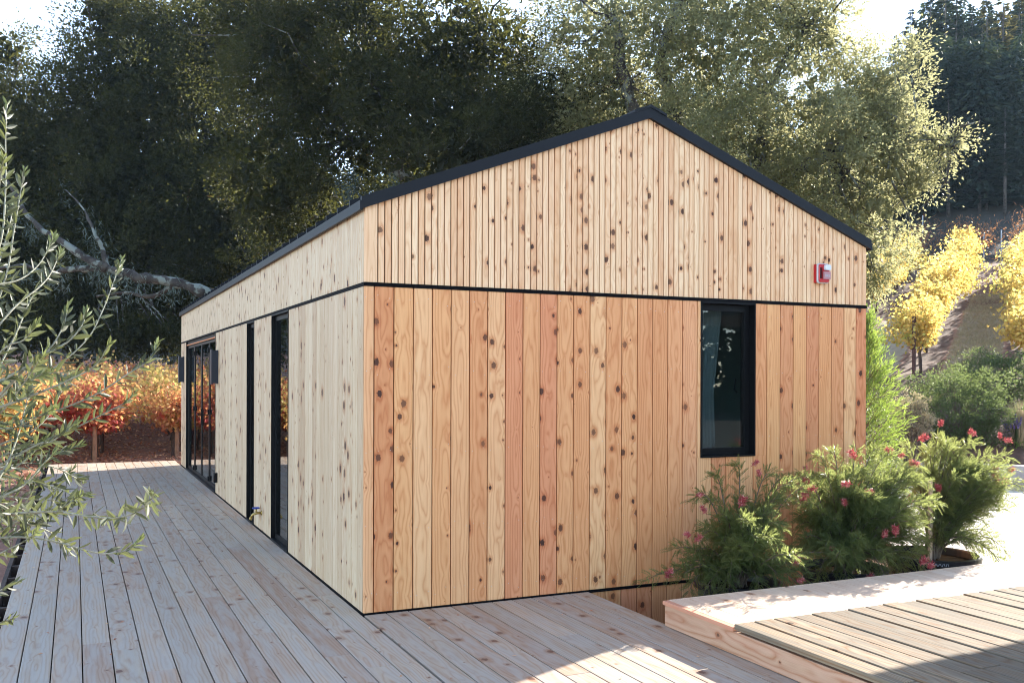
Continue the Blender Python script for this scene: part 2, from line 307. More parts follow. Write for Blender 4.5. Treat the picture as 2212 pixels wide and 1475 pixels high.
brightleaf = leafmat("bright_conifer_shrub", [(0, (0.048, 0.104, 0.016)), (1, (0.128, 0.2, 0.04))], (.55, .70, .12), .45)
shrubleaf = leafmat("round_shrub_leaves", [(0, (0.0096, 0.0208, 0.0096)), (.6, (0.024, 0.0416, 0.0176)), (1, (0.096, 0.12, 0.056))], (.50, .62, .20), .36, .5, .12)
grevleaf = leafmat("grevillea_leaves", [(0, (0.018, 0.03744, 0.01584)), (.55, (0.0504, 0.0792, 0.0252)), (1, (0.144, 0.1728, 0.0576))], (.72, .80, .26), .52, .4, .35)
grevfl = leafmat("grevillea_flower", [(0, (.30, .025, .04)), (.6, (.42, .07, .085)), (1, (.55, .27, .25))], (.9, .2, .2), .3)
oliveleaf = leafmat("olive_leaves", [(0, (0.02232, 0.02877, 0.01786)), (.5, (0.04216, 0.0496, 0.03075)), (.8, (0.08432, 0.09424, 0.06696)), (1, (0.1091, 0.1389, 0.04464))], (.45, .50, .16), .22, .5, .3)
grassleaf = leafmat("dry_grass_blades", [(0, (.46, .38, .24)), (.8, (.34, .27, .17)), (1, (.26, .28, .10))], (.6, .5, .3), .25)
lav = leafmat("lavender_flower", [(0, (.12, .08, .30)), (1, (.22, .16, .42))], (.3, .2, .5), .3)
litter = leafmat("leaf_litter", [(0, (.34, .12, .07)), (.5, (.52, .27, .17)), (1, (.66, .45, .28))], (.5, .3, .1), .15, .8, .1)

# ---------------------------------------------------------------- terrain
US, UT = np.array([.77, .64]), np.array([-.64, .77])
def ss(x, a, b): q = np.clip((x-a)/(b-a), 0, 1); return q*q*(3-2*q)
def ground_z(x, y):
    x = np.asarray(x, float); y = np.asarray(y, float)
    s = (x-CAM[0])*US[0]+(y-CAM[1])*US[1]; tt = (x-CAM[0])*UT[0]+(y-CAM[1])*UT[1]
    q = tt/np.maximum(s, 1.0); wr = 1-ss(q, .30, .75)
    bed = np.where(s < 20.45, -.36, .10+(np.minimum(s, 26)-20.45)*.30); bed = bed+(np.minimum(np.maximum(s, 26), 54)-26)*.212
    left = -.36+.05*np.maximum(y-22, 0)
    z = wr*bed+(1-wr)*left
    hs = 55+8*np.clip(q, 0, 1.5)
    z = z+np.maximum(s-hs, 0)*.40*(1-ss(s, 100, 135))*1.0+np.where(s > 100, (np.minimum(s, 135)-100)*.0, 0)
    z = np.where(s > 100, np.maximum(z, 0)*1.0, z)
    h100 = np.maximum(100-hs, 0)*.40
    z = np.where(s > 100, wr*(.10+5.55*.30+28*.212)+(1-wr)*left+h100, z)
    n = .05*np.sin(x*1.3+y*.7)*np.sin(y*1.1-x*.4)+.03*np.sin(x*3.1)*np.cos(y*2.7)
    return z+n*np.clip(.25+(s-21)*.1, .0 if False else .25, 1)
def gz(x, y): return float(ground_z(x, y))
a = np.linspace(-1, 1, 420); gxs = 8+np.sinh(a*4.2)/np.sinh(4.2)*230; gys = 14+np.sinh(a*4.2)/np.sinh(4.2)*230
GX, GY = np.meshgrid(gxs, gys, indexing='ij'); GZ = ground_z(GX, GY)
S_ = (GX-CAM[0])*US[0]+(GY-CAM[1])*US[1]; T_ = (GX-CAM[0])*UT[0]+(GY-CAM[1])*UT[1]; Q_ = T_/np.maximum(S_, 1)
near = ((GX > -2.7) & (GX < 12) & (GY > -12) & (GY < 14.6) & (S_ < 20)); GZ = np.where(near, np.minimum(GZ, -.36), GZ)
ground = MB(); nn = len(a); idx = np.arange(nn*nn).reshape(nn, nn)
vv = np.stack([GX, GY, GZ], -1).reshape(-1, 3)
# colour zones: r = 0 dark forest floor, .35 dark soil and painted shade, .6 reddish soil, 1 dry grass
V1_ = P(1975, 816, 24)[:2]; V2_ = P(2092, 585, 46)[:2]; RD_ = (V2_-V1_)/np.linalg.norm(V2_-V1_); RN_ = np.array([RD_[1], -RD_[0]])
zone = np.where(GY < -9, .18, .62); off_ = (GX-V1_[0])*RN_[0]+(GY-V1_[1])*RN_[1]; near_row = np.abs(((off_+1.25) % 2.5)-1.25); zone = np.where((Q_ < .55) & (S_ > 20), np.where(near_row < .55, .42, np.where(S_ < 37, .98, .50)), zone); zone = np.where(S_ > 56+8*np.clip(Q_, 0, 1.5), .05, zone); zone = np.where((Q_ < .55) & (S_ <= 26) & (S_ > 19), .40, zone)  # dark row bands and upper path: soil tone plus painted shade
ground.v.append(vv); ground.uv.append(vv[:, :2]); ground.c.append(np.stack([zone.ravel(), zone.ravel()*0, zone.ravel()*0], 1)); ground.n = len(vv)
f = np.stack([idx[:-1, :-1], idx[1:, :-1], idx[1:, 1:], idx[:-1, 1:]], -1).reshape(-1, 4); ground.f.append(f); ground.mi += [0]*len(f)
mt, t, b = newmat("ground_soil")
at = N(t, "ShaderNodeAttribute", attribute_name="rnd"); s2 = N(t, "ShaderNodeSeparateXYZ"); t.links.new(at.outputs["Vector"], s2.inputs[0])
tc = N(t, "ShaderNodeTexCoord"); nz = N(t, "ShaderNodeTexNoise"); nz.inputs["Scale"].default_value = 1.6; nz.inputs["Detail"].default_value = 9; nz.inputs["Roughness"].default_value = .7; t.links.new(tc.outputs["Object"], nz.inputs[0])
fac = M(t, 'ADD', s2.outputs[0], M(t, 'MULTIPLY', M(t, 'SUBTRACT', nz.outputs[0], .5), .5))
gc = RAMP(t, fac, [(.0, (.025, .025, .018)), (.3, (.05, .035, .022)), (.5, (.17, .085, .055)), (.68, (.36, .18, .12)), (.85, (.25, .19, .13)), (1, (.40, .33, .24))])
t.links.new(gc, b.inputs["Base Color"]); b.inputs["Roughness"].default_value = .95
bp = N(t, "ShaderNodeBump"); bp.inputs["Strength"].default_value = 1; bp.inputs["Distance"].default_value = .08; t.links.new(nz.outputs[0], bp.inputs["Height"]); t.links.new(bp.outputs[0], b.inputs["Normal"])
tag(ground.build("ground", mt, smooth=True), kind='structure')
pv = MB(); pc = []
for s_, t_ in ((2, -14), (19.3, -16), (19.3, 1.2), (13.5, 2.2), (9, 1)): pass
pts = [(5.05, -1.0), (5.05, 6.0), (9.4, 12.3), (27, -9), (5.3, -9), (5.3, -1.0)]
def st(s, t): return np.array([CAM[0]+s*US[0]+t*UT[0], CAM[1]+s*US[1]+t*UT[1]])
pl = [(5.25, -1.0), tuple(st(11.5, .2)), tuple(st(19.6, 4.6)), tuple(st(19.6, -16)), (12.0, -16), (5.25, -8.0)]
n_ = len(pl); pv.add([(x, y, -.36) for x, y in pl]+[(x, y, -.28) for x, y in pl], [tuple(range(n_, 2*n_))[::-1]]+[(i, (i+1) % n_, n_+(i+1) % n_, n_+i) for i in range(n_)])
pv.box((-14, -24, -.36), (5.2, -9.3, -.28)); pv.box((5.25, -24, -.36), (12, -16.05, -.28))  # unseen paving added behind the camera to bounce sun onto the gable
tag(pv.build("patio", pave), kind='structure')

# ---------------------------------------------------------------- deck
H, Wd, L = 2.45, 4.966, 13.258; EA, RI = .569, 1.521; SL = (RI-EA)/(Wd/2)
X0, X1, YF, YN = -2.53, 1.90, 14.38, -9.0
dk = MB(); pitch = .1725; x = X1
k = 0
while x-pitch > X0-.02:
    xa, xb = x-pitch+.0038, x-.0038
    if k == 0: xa, xb = X1-pitch+.0035, X1
    y = YN-rng.random()*2.5
    segs = []
    while y < YF:
        ln = rng.choice([2.4, 3.0, 3.6, 4.2, 4.8]); y2 = min(y+ln, YF); segs.append((max(y, YN), y2)); y = y2
    for (ya, yb) in segs:
        if yb-ya < .05: continue
        pieces = [(ya+.0015, yb-.0015)]
        if xb > .03:                                  # boards that run into the cabin stop at its wall
            if xa < .03: pass
            pieces = [(p0, min(p1, -.012)) for p0, p1 in pieces if p0 < -.05]
        elif xb > -.004: xb = -.012
        for p0, p1 in pieces:
            if p1-p0 < .03: continue
            dk.board((xa, p0, -.035), (1, 0, 0), (0, 1, 0), (0, 0, 1), xb-xa, p1-p0, .035, ch=.002, rnd=rng.random(3))
    x -= pitch; k += 1
deck = dk.build("deck", deckm); tag(deck, kind='structure')
fr = MB()
fr.box((X0+.01, YN+.01, -.34), (X0+.045, YF-.01, -.037)); fr.box((X0+.05, YF-.045, -.34), (-.05, YF-.012, -.037)); fr.box((X1-.05, YN+.01, -.34), (X1-.015, -.06, -.037))
for y in np.arange(YN+.3, YF-.2, .6): fr.box((X0+.05, y, -.30), (-.02 if y > -.1 else X1-.055, y+.04, -.037))
ff = fr.build("deck_frame", plain("deck_frame_wood", (.06, .04, .03), .9, var=.3), deck)

q = MB(); n = 130; x_ = np.where(rng.random(n) < .5, rng.uniform(-2.5, -.05, n), rng.uniform(-2.5, 1.8, n)); y_ = np.where(x_ < -.05, rng.uniform(-5, 14, n), rng.uniform(-5, -.1, n))
p_ = np.stack([x_, y_, .004+rng.random(n)*.004], 1); q.quads(leafq(p_, rng.normal(size=(n, 3))*np.array([1, 1, .12]), .022+.02*rng.random(n), .014, up=np.array([0, 0, 1.0])), rng.random((n, 3)))
tag(q.build("deck_litter", litter), "small dry leaves scattered on the deck boards", "fallen leaves", kind='stuff')
# raised deck
rd = empty("raised_deck", (1.9, -1.2, 0)); tag(rd, "raised timber step with pale new border boards and old grey boards, before the potted bushes", "raised deck")
RX, RY, ZR, ZO = 1.865, -1.17, .18, .205
def rdpart(mb, name, mat): o = mb.build(name, mat, rd); o.location = (-1.9, 1.2, 0); return o
q = MB()
q.board((RX+.035, -9, 0.004), (0, 0, 1), (0, 1, 0), (-1, 0, 0), ZR-.032, 9+RY-.01, .035); rdpart(q, "fascia_board", fasciaw)
q = MB(); q.board((RX-.012, -1.955, ZR-.026), (1, 0, 0), (0, 1, 0), (0, 0, 1), .045, .785, .026, rnd=(.3, .5, .2)); rdpart(q, "edge_trim", redtrim)
q = MB(); x = RX+.036
while x < 8.8:
    wd = .158; q.board((x, -1.955, ZR-.03), (1, 0, 0), (0, 1, 0), (0, 0, 1), wd-.003, .765, .03, rnd=rng.random(3), v0=rng.random()*9); x += wd
q.board((RX+.036, -1.187, ZR-.03), (1, 0, 0), (0, 1, 0), (0, 0, 1), 7.0, .018, .032, rnd=rng.random(3))
rdpart(q, "border_boards", newdeck)
q = MB(); x = RX-.010
while x < 11:
    y = -1.965; 
    while y > -9:
        ln = rng.choice([1.3, 2.4, 3.0, 3.6]); y2 = max(y-ln, -9)
        j = rng.normal()*.0025
        q.board((x, y2+.003, ZO-.035+j), (1, 0, 0), (0, 1, 0), (0, 0, 1), .158-.015, y-y2-.008, .035, ch=.004, rnd=rng.random(3)); y = y2
    x += .158
rdpart(q, "old_boards", olddeck)
q = MB(); q.box((RX+.05, -8.9, -.34), (RX+.09, RY-.03, ZR-.04)); q.box((RX+.1, RY-.06, -.34), (8.8, RY-.02, ZR-.034)); 
for x in np.arange(RX+.6, 10.8, .6): q.box((x, -8.9, -.30), (x+.04, RY-.08, ZR-.034))
rdpart(q, "framing", darkbox)

# ---------------------------------------------------------------- cabin
cab = empty("timber_cabin", (0, 0, 0)); tag(cab, "cedar clad cabin with black trimmed gable roof standing on the timber deck", "cabin")
TH = .022; CHN = .018                                  # board thickness; sheathing plane is TH behind the face
def top_at(x): return H+EA+SL*(x if x < Wd/2 else Wd-x)
def gable_top(o, xa, xb, z0, mb, rnd):
    # boards crossing the ridge are split by taking each side's height
    mb.board((xa, TH, z0), (1, 0, 0), (0, 0, 1), (0, -1, 0), xb-xa, top_at(xa)-z0, TH, ln2=top_at(xb)-z0, rnd=rnd)
BAND0, BAND1 = 2.437, 2.466
WX0, WX1, WZ0, WZ1 = 3.03, 3.63, 1.065, 2.437
lo = MB(); x = 0.0; edges = [0, .078]; 
while edges[-1] < Wd-.16: edges.append(edges[-1]+.1535)
edges.append(Wd)
for xa, xb in zip(edges[:-1], edges[1:]):
    rn = rng.random(3); g_ = .0042
    if xb <= WX0+.02 or xa >= WX1-.02:
        lo.board((xa+g_, TH, .012), (1, 0, 0), (0, 0, 1), (0, -1, 0), xb-xa-2*g_, BAND0-.012, TH, rnd=rn)
    else:
        a_, b_ = xa+g_, xb-g_
        lo.board((a_, TH, .012), (1, 0, 0), (0, 0, 1), (0, -1, 0), b_-a_, WZ0-.012, TH, rnd=rn)
        if a_ < WX0-.01: lo.board((a_, TH, WZ0), (1, 0, 0), (0, 0, 1), (0, -1, 0), WX0-a_, BAND0-WZ0, TH, rnd=rn, v0=WZ0)
        if b_ > WX1+.01: lo.board((WX1, TH, WZ0), (1, 0, 0), (0, 0, 1), (0, -1, 0), b_-WX1, BAND0-WZ0, TH, rnd=rn, v0=WZ0)
lo.build("gable_boards", cedar, cab)
nl_ = MB()
for xa, xb in zip(edges[:-1], edges[1:]):
    for zz in (.13, .62, 1.22, 1.82, 2.34):
        for fx in (.2, .8):
            if WX0-.05 < xa+(xb-xa)*fx < WX1+.05 and zz > 1.0: continue
            c_ = (xa+(xb-xa)*fx+rng.normal()*.006, -.0012, zz+rng.normal()*.02); nl_.tube([c_, (c_[0], .004, c_[2])], .0028, 6)
tag(nl_.build("nail_heads", plain("nail_steel", (.55, .55, .55), .3, .8), cab), kind='stuff')
sk = MB()
for xa, xb in zip(edges[:-1], edges[1:]):
    if xb > 1.6: sk.board((xa+.0042, TH+.004, -.40), (1, 0, 0), (0, 0, 1), (0, -1, 0), xb-xa-.0084, .388, TH, rnd=rng.random(3))
sk.build("skirt_boards", cedar, cab)
up = MB(); nb = 94; pw = Wd/nb
for i in range(nb):
    xa, xb = i*pw, (i+1)*pw
    if i == 1: continue
    if i == 0: xb = 2*pw
    up.board((xa+.0045, TH, BAND1), (1, 0, 0), (0, 0, 1), (0, -1, 0), xb-xa-.009, top_at(xa+.002)-BAND1, TH, ln2=top_at(xb-.002)-BAND1, ch=.003)
up.build("gable_battens", cedar_s, cab)
# side wall, x = 0 plane, openings in y
OPEN = [(2.72, 3.61), (4.72, 5.23), (8.13, 12.30)]
sd = MB(); y = 0.024
spl = [0.024]+[v for o in OPEN for v in o]+[L]
for (ya, yb) in ((0.024, 2.72), (3.61, 4.72), (5.23, 8.13), (12.30, L)):
    n_ = max(1, round((yb-ya)/.1535)); pw = (yb-ya)/n_
    sd = MB()
    for i in range(n_): sd.board((TH, ya+i*pw+.0045, .012), (0, 1, 0), (0, 0, 1), (-1, 0, 0), pw-.009, BAND0-.012, TH)
    sd.build("side_boards", cedar_w, cab)
su = MB(); n_ = round((L-.024)/.0528); pw = (L-.024)/n_
for i in range(n_): su.board((TH, .024+i*pw+.004, BAND1), (0, 1, 0), (0, 0, 1), (-1, 0, 0), pw-.008, H+EA-BAND1+SL*.0-.002, TH, ch=.003)
su.build("side_battens", cedar_ws, cab)
sh = MB(); e = TH+.001; I = .16
# sheathing with openings (front gable, side), plus back walls
def wallx(mb, x0, x1, segs):                           # wall parallel to y
    for (ya, yb, za, zb) in segs: mb.box((x0, ya, za), (x1, yb, zb))
wallx(sh, e, I, [(e, 2.70, -.38, BAND0+.1), (3.63, 4.70, -.38, BAND0+.1), (5.25, 8.11, -.38, BAND0+.1), (12.32, L-.03, -.38, BAND0+.1), (2.70, 3.63, -.38, 0), (4.70, 5.25, -.38, 0), (8.11, 12.32, -.38, 0),
     (e, L-.03, BAND0+.1, H+EA-.02)])
def wally(mb, y0, y1, segs):
    for (xa, xb, za, zb) in segs: mb.box((xa, y0, za), (xb, y1, zb))
wally(sh, e+.006, I, [(I, WX0-.02, -.38, H+EA-.02), (WX1+.02, Wd-.02, -.38, H+EA-.02), (WX0-.02, WX1+.02, -.38, WZ0-.02), (WX0-.02, WX1+.02, WZ1+.015, H+EA-.02)])
for ya, yb in ((e+.006, I), (L-.16, L-.03)):
    zt = H+EA-.02
    sh.add([(.05, ya, zt), (Wd-.05, ya, zt), (Wd/2, ya, zt+SL*(Wd/2)-.03), (.05, yb, zt), (Wd-.05, yb, zt), (Wd/2, yb, zt+SL*(Wd/2)-.03)],
           [(0, 1, 2), (5, 4, 3), (0, 2, 5, 3), (1, 4, 5, 2)])
sh.build("sheathing", darkbox, cab)
rest = MB()                                            # the two walls turned away from the photo
n_ = 86; pw = L/n_
for i in range(n_): rest.board((Wd-TH, i*pw+.002, -.36), (0, 1, 0), (0, 0, 1), (1, 0, 0), pw-.004, H+EA+.34, TH)
n_ = 32; pw = (Wd-.05)/n_
for i in range(n_): rest.board((.025+i*pw+.002, L-TH, -.36), (1, 0, 0), (0, 0, 1), (0, 1, 0), pw-.004, top_at(.025+i*pw)+.36, TH, ln2=top_at(.025+i*pw+pw-.004)+.36)
rest.build("rear_boards", cedar, cab)
ins = MB(); ins.box((I+.005, .17, -.02), (Wd-.03, L-.17, .0), mi=1)
ins.box((Wd-.06, .17, .0), (Wd-.03, L-.17, 3.0)); ins.box((.17, L-.2, .0), (Wd-.06, L-.17, 3.0)); ins.box((I+.01, 3.95, .0), (3.2, 4.05, 2.95)); ins.box((I+.006, .165, 2.96), (Wd-.03, L-.165, 3.0))
ins.build("interior", None, cab, mats=[inner, floorm])
bd = MB(); bd.box((-.004, -.004, BAND0), (Wd+.004, .03, BAND1)); bd.box((-.004, .031, BAND0), (.03, L, BAND1))
bd.box((-.002, -.006, -.012), (Wd, .028, .0105)); bd.box((-.006, .0285, -.012), (.03, 2.72, .0105)); bd.box((-.006, 3.61, -.012), (.03, 4.72, .0105)); bd.box((-.006, 5.23, -.012), (.03, 8.13, .0105)); bd.box((-.006, 12.3, -.012), (.03, L, .0105))
bd.build("seam_flashing", seamm, cab)
# roof
rf = MB(); ov = .03; T = .078
def slab(mb, side, y0, y1, t0, t1, ex=ov):
    s_ = 1
    xe, xr = (-ex, Wd/2) if side == 0 else (Wd+ex, Wd/2)
    ze = H+EA-SL*ex; zr = H+RI
    v = [(xe, y0, ze+t0), (xr, y0, zr+t0), (xr, y0, zr+t1), (xe, y0, ze+t1)]; v += [(p[0], y1, p[2]) for p in v]
    fs = [(0, 1, 2, 3), (7, 6, 5, 4), (0, 4, 5, 1), (1, 5, 6, 2), (2, 6, 7, 3), (3, 7, 4, 0)]
    if side == 1: fs = [tuple(reversed(f_)) for f_ in fs]
    mb.add(v, fs)
for sde in (0, 1): slab(rf, sde, .0, L+.03, .004, T-.012, ex=.02)
for sde in (0, 1):
    for y in np.arange(.30, L, .372):
        xe, xr = (-.03, Wd/2-.05) if sde == 0 else (Wd+.03, Wd/2+.05)
        za = H+EA-SL*.03+T-.012; zb = H+RI-SL*.05+T-.012
        v = [(xe, y, za), (xr, y, zb), (xr, y, zb+.045), (xe, y, za+.045)]; v += [(p_[0], y+.02, p_[2]) for p_ in v]
        rf.add(v, [(0, 1, 2, 3), (7, 6, 5, 4), (0, 4, 5, 1), (1, 5, 6, 2), (2, 6, 7, 3), (3, 7, 4, 0)])
roof = rf.build("roof", fasc, cab)
for ya_, yb_ in ((-.035, -.001), (L+.031, L+.06)):
    fa = MB()
    for sde in (0, 1): slab(fa, sde, ya_, yb_, -.004, T+.008)
    fa.build("rake_fascia", fasc, roof)
for xa_, xb_ in ((-.042, -.021), (Wd+.021, Wd+.042)): ef = MB(); ef.box((xa_, -.034, H+EA-.025), (xb_, L+.05, H+EA+.045)); ef.build("eave_trim", fasc, roof)
rc = MB(); 
for s_ in (-1, 1):
    v = [(Wd/2, -.045, H+RI+T+.006), (Wd/2+s_*.16, -.045, H+RI+T+.006-SL*.16), (Wd/2+s_*.16, -.045, H+RI+T+.030-SL*.16), (Wd/2, -.045, H+RI+T+.030)]; v += [(p_[0], L+.06, p_[2]) for p_ in v]
    fs = [(0, 1, 2, 3), (7, 6, 5, 4), (0, 4, 5, 1), (1, 5, 6, 2), (2, 6, 7, 3), (3, 7, 4, 0)]; rc.add(v, fs if s_ > 0 else [tuple(reversed(f_)) for f_ in fs])
rc.build("ridge_cap", fasc, roof)
# gable window
wn = MB(); d0, d1 = -.006, .15
wn.box((WX0, d0, WZ0), (WX0+.012, d1, WZ1)); wn.box((WX1-.012, d0, WZ0), (WX1, d1, WZ1)); wn.box((WX0+.013, d0, WZ1-.014), (WX1-.013, d1, WZ1)); wn.box((WX0+.013, d0-.008, WZ0), (WX1-.013, d1, WZ0+.016))
win = wn.build("window", black, cab)
def ring_y(mb, x0, x1, z0, z1, y0, y1, w_):
    mb.box((x0, y0, z0), (x0+w_, y1, z1)); mb.box((x1-w_, y0, z0), (x1, y1, z1)); mb.box((x0+w_+.0005, y0, z0), (x1-w_-.0005, y1, z0+w_)); mb.box((x0+w_+.0005, y0, z1-w_), (x1-w_-.0005, y1, z1))
def ring_x(mb, y0, y1, z0, z1, x0, x1, w_):
    mb.box((x0, y0, z0), (x1, y0+w_, z1)); mb.box((x0, y1-w_, z0), (x1, y1, z1)); mb.box((x0, y0+w_+.0005, z0), (x1, y1-w_-.0005, z0+w_)); mb.box((x0, y0+w_+.0005, z1-w_), (x1, y1-w_-.0005, z1))
s_ = MB(); ring_y(s_, WX0+.014, WX1-.014, WZ0+.018, WZ1-.016, .068, .12, .058); s_.build("sash", black, win)
s_ = MB(); s_.box((WX0+.07, .088, WZ0+.07), (WX1-.07, .094, WZ1-.07)); s_.build("pane", glass, win)
s_ = MB(); s_.tube([(WX1-.085, .145, 1.63), (WX1-.10, .17, 1.66), (WX1-.088, .165, 1.76)], [.008, .009, .006]); s_.build("latch", black, win)
# curtain inside the gable window
cu = MB(); xs = np.linspace(3.00, 3.46, 60); V = []
for zz in (.9, 1.6, 2.3, 2.55):
    for x in xs: V.append((3.0+(x-3.0)*(1.0-.22*math.sin(max(0, (2.4-zz))*1.6)), .27+.018*math.sin((x-3)*95)+.01*math.sin(x*211), zz))
n_ = 60; cu.add(V, [(i*n_+j, i*n_+j+1, (i+1)*n_+j+1, (i+1)*n_+j) for i in range(3) for j in range(n_-1)]); cu.build("curtain", curtain, cab, smooth=True)
# tall windows on the side
for (ya, yb) in OPEN[:2]:
    f_ = MB(); f_.box((-.006, ya, .0), (.15, ya+.012, BAND0)); f_.box((-.006, yb-.012, .0), (.15, yb, BAND0)); f_.box((-.006, ya+.013, BAND0-.014), (.15, yb-.013, BAND0-.0005)); f_.box((-.012, ya+.013, .0), (.15, yb-.013, .02))
    wo = f_.build("tall_window", black, cab)
    s_ = MB(); ring_x(s_, ya+.014, yb-.014, .022, BAND0-.016, 0.036, .09, .05); s_.build("sash", black, wo)
    s_ = MB(); s_.box((.045, ya+.068, .075), (.051, yb-.068, BAND0-.07)); s_.build("pane", glass, wo)
# folding glass door
ya, yb = OPEN[2]; f_ = MB(); f_.box((-.006, ya, .0), (.15, ya+.012, BAND0)); f_.box((-.006, yb-.03, .0), (.15, yb, BAND0)); f_.box((.02, ya+.013, BAND0-.07), (.15, yb-.031, BAND0-.0005)); f_.box((-.010, ya+.021, .0), (.15, yb-.031, .03))
door = f_.build("folding_door", black, cab)
n_ = 4; pw = 1.03
framem = plain("door_frame_bronze", (.008, .006, .006), .45, 0, .3)
for i in range(n_):
    a_, b_ = 12.265-(4-i)*pw, 12.265-(3-i)*pw
    s_ = MB(); ring_x(s_, a_+.003, b_-.003, .033, BAND0-.073, .034, .08, .045); lf = s_.build("door_leaf", framem, door)
    g_ = MB(); g_.box((.045, a_+.050, .085), (.051, b_-.055, BAND0-.125)); g_.build("pane", glass, lf)
    if i == 1:
        g_ = MB(); g_.box((.022, b_-.045, .95), (.0335, b_-.012, 1.22)); g_.tube([(.03, b_-.03, 1.12), (-.03, b_-.03, 1.12), (-.03, b_-.15, 1.12)], .010, 6); g_.build("handle", black, lf)
    for zz in (.12, 1.2, 2.2):
        if i in (0, 2): g_ = MB(); g_.box((.012, b_-.02, zz-.04), (.0335, b_+.02, zz+.04)); g_.build("hinge", black, lf)
g_ = MB(); g_.box((.0, ya+.021, BAND0-.069), (.019, yb-.031, BAND0-.052)); g_.build("soffit_strip", cedar, door)

# fittings on the walls
def wall_lamp(y0, y1, label):
    o = empty("wall_lamp", (0, (y0+y1)/2, 1.92)); tag(o, label, "wall lamp", "black wall lamps beside the folding doors")
    h = (y1-y0)/2
    q = MB(); q.box((-.02, -h, -.25), (-.001, h, .25)); q.build("back_plate", lampm, o)
    q = MB(); q.box((-.075, -h*.85, -.245), (-.021, -h*.85+.012, .245)); q.box((-.075, h*.85-.012, -.245), (-.021, h*.85, .245)); q.build("side_fin", lampm, o)
    q = MB(); q.box((-.10, -h, -.26), (-.076, h, .26)); q.build("front_cover", lampm, o)
    return o
wall_lamp(7.83, 8.00, "black box wall lamp mounted on pale boards to the right of the folding doors")
wall_lamp(12.70, 12.87, "black box wall lamp on the far corner strip to the left of the folding doors")
o = empty("outlet_cover", (0, 7.93, .26)); tag(o, "black outdoor outlet cover low on the side wall beside the folding doors", "outlet")
q = MB(); q.box((-.012, -.05, -.07), (-.001, .05, .07)); q.build("back_plate", black, o)
q = MB(); q.box((-.05, -.045, -.075), (-.013, .045, .065)); q.build("flip_lid", black, o)
o = empty("garden_tap", (0, 4.18, .215)); tag(o, "small brass garden tap with a blue wheel on the side wall between two windows", "tap")
q = MB(); q.tube([(-.001, 0, 0), (-.012, 0, 0)], .028, 12); q.tube([(-.012, 0, 0), (-.06, 0, 0), (-.10, 0, -.012), (-.125, 0, -.05)], [.013, .016, .014, .012], 10); q.tube([(-.06, 0, 0), (-.065, 0, .05)], [.011, .009], 8); q.tube([(-.122, 0, -.045), (-.13, 0, -.075)], .017, 10)
q.build("body", brass, o, smooth=True)
q = MB(); 
for kk in range(12):
    a0, a1 = kk*math.pi/6, (kk+1)*math.pi/6; q.tube([(-.067+.038*math.cos(a0)*1, .038*math.sin(a0), .058), (-.067+.038*math.cos(a1), .038*math.sin(a1), .058)], .008, 6)
q.tube([(-.10, 0, .057), (-.03, 0, .057)], .006, 6); q.tube([(-.067, -.035, .057), (-.067, .035, .057)], .006, 6)
q.build("wheel_handle", bluep, o)
o = empty("fire_alarm", (4.37, 0, 2.74)); tag(o, "red fire alarm horn with clear strobe lens high on the gable battens", "fire alarm")
q = MB(); q.box((-.062, -.045, -.085), (.062, -.001, .085)); q.build("back_box", redp, o)
def rounded(mb, x0, x1, z0, z1, y0, y1, r=.02, k=5):
    pr = []
    for cx_, cz_, a0 in ((x1-r, z1-r, 0), (x0+r, z1-r, 90), (x0+r, z0+r, 180), (x1-r, z0+r, 270)):
        for i in range(k+1): a_ = math.radians(a0+90*i/k); pr.append((cx_+r*math.cos(a_), cz_+r*math.sin(a_)))
    n_ = len(pr); ins_ = [(((p_[0]-(x0+x1)/2)*.9+(x0+x1)/2), ((p_[1]-(z0+z1)/2)*.93+(z0+z1)/2)) for p_ in pr]
    V = [(a_, y1, c_) for a_, c_ in pr]+[(a_, y0+.006, c_) for a_, c_ in pr]+[(a_, y0, c_) for a_, c_ in ins_]
    F = [(i, (i+1) % n_, n_+(i+1) % n_, n_+i) for i in range(n_)]+[(n_+i, n_+(i+1) % n_, 2*n_+(i+1) % n_, 2*n_+i) for i in range(n_)]+[tuple(range(2*n_, 3*n_))]
    mb.add(V, F)
q = MB(); rounded(q, -.070, .070, -.092, .092, -.062, -.046); q.build("white_rim", whitep, o)
q = MB(); rounded(q, -.062, .062, -.084, .084, -.078, -.0625); q.build("front_cover", redp, o)
q = MB(); q.box((-.056, -.082, -.05), (-.046, -.0785, .05)); q.box((-.040, -.082, -.05), (-.032, -.0785, .05)); q.build("sounder_slots", black, o)
q = MB(); rounded(q, -.012, .054, .026, .078, -.108, -.0785, r=.016); q.build("strobe_lens", clearp, o)
q = MB(); q.box((-.022, -.095, -.055), (.056, -.0785, .014)); q.build("speaker_grille", plain("grille_grey", (.42, .20, .22), .4), o)
tx = bpy.data.curves.new("lettering", 'FONT'); tx.body = "FIRE"; tx.size = .036; tx.extrude = .0005; tx.align_x = 'CENTER'
to = bpy.data.objects.new("lettering_tmp", tx); C.objects.link(to); dg = bpy.context.evaluated_depsgraph_get(); me = bpy.data.meshes.new_from_object(to.evaluated_get(dg)); bpy.data.objects.remove(to)
lo_ = bpy.data.objects.new("lettering", me); C.objects.link(lo_); me.materials.append(whitep); lo_.parent = o; lo_.location = (.017, -.0962, -.035); lo_.rotation_euler = (math.pi/2, 0, 0)

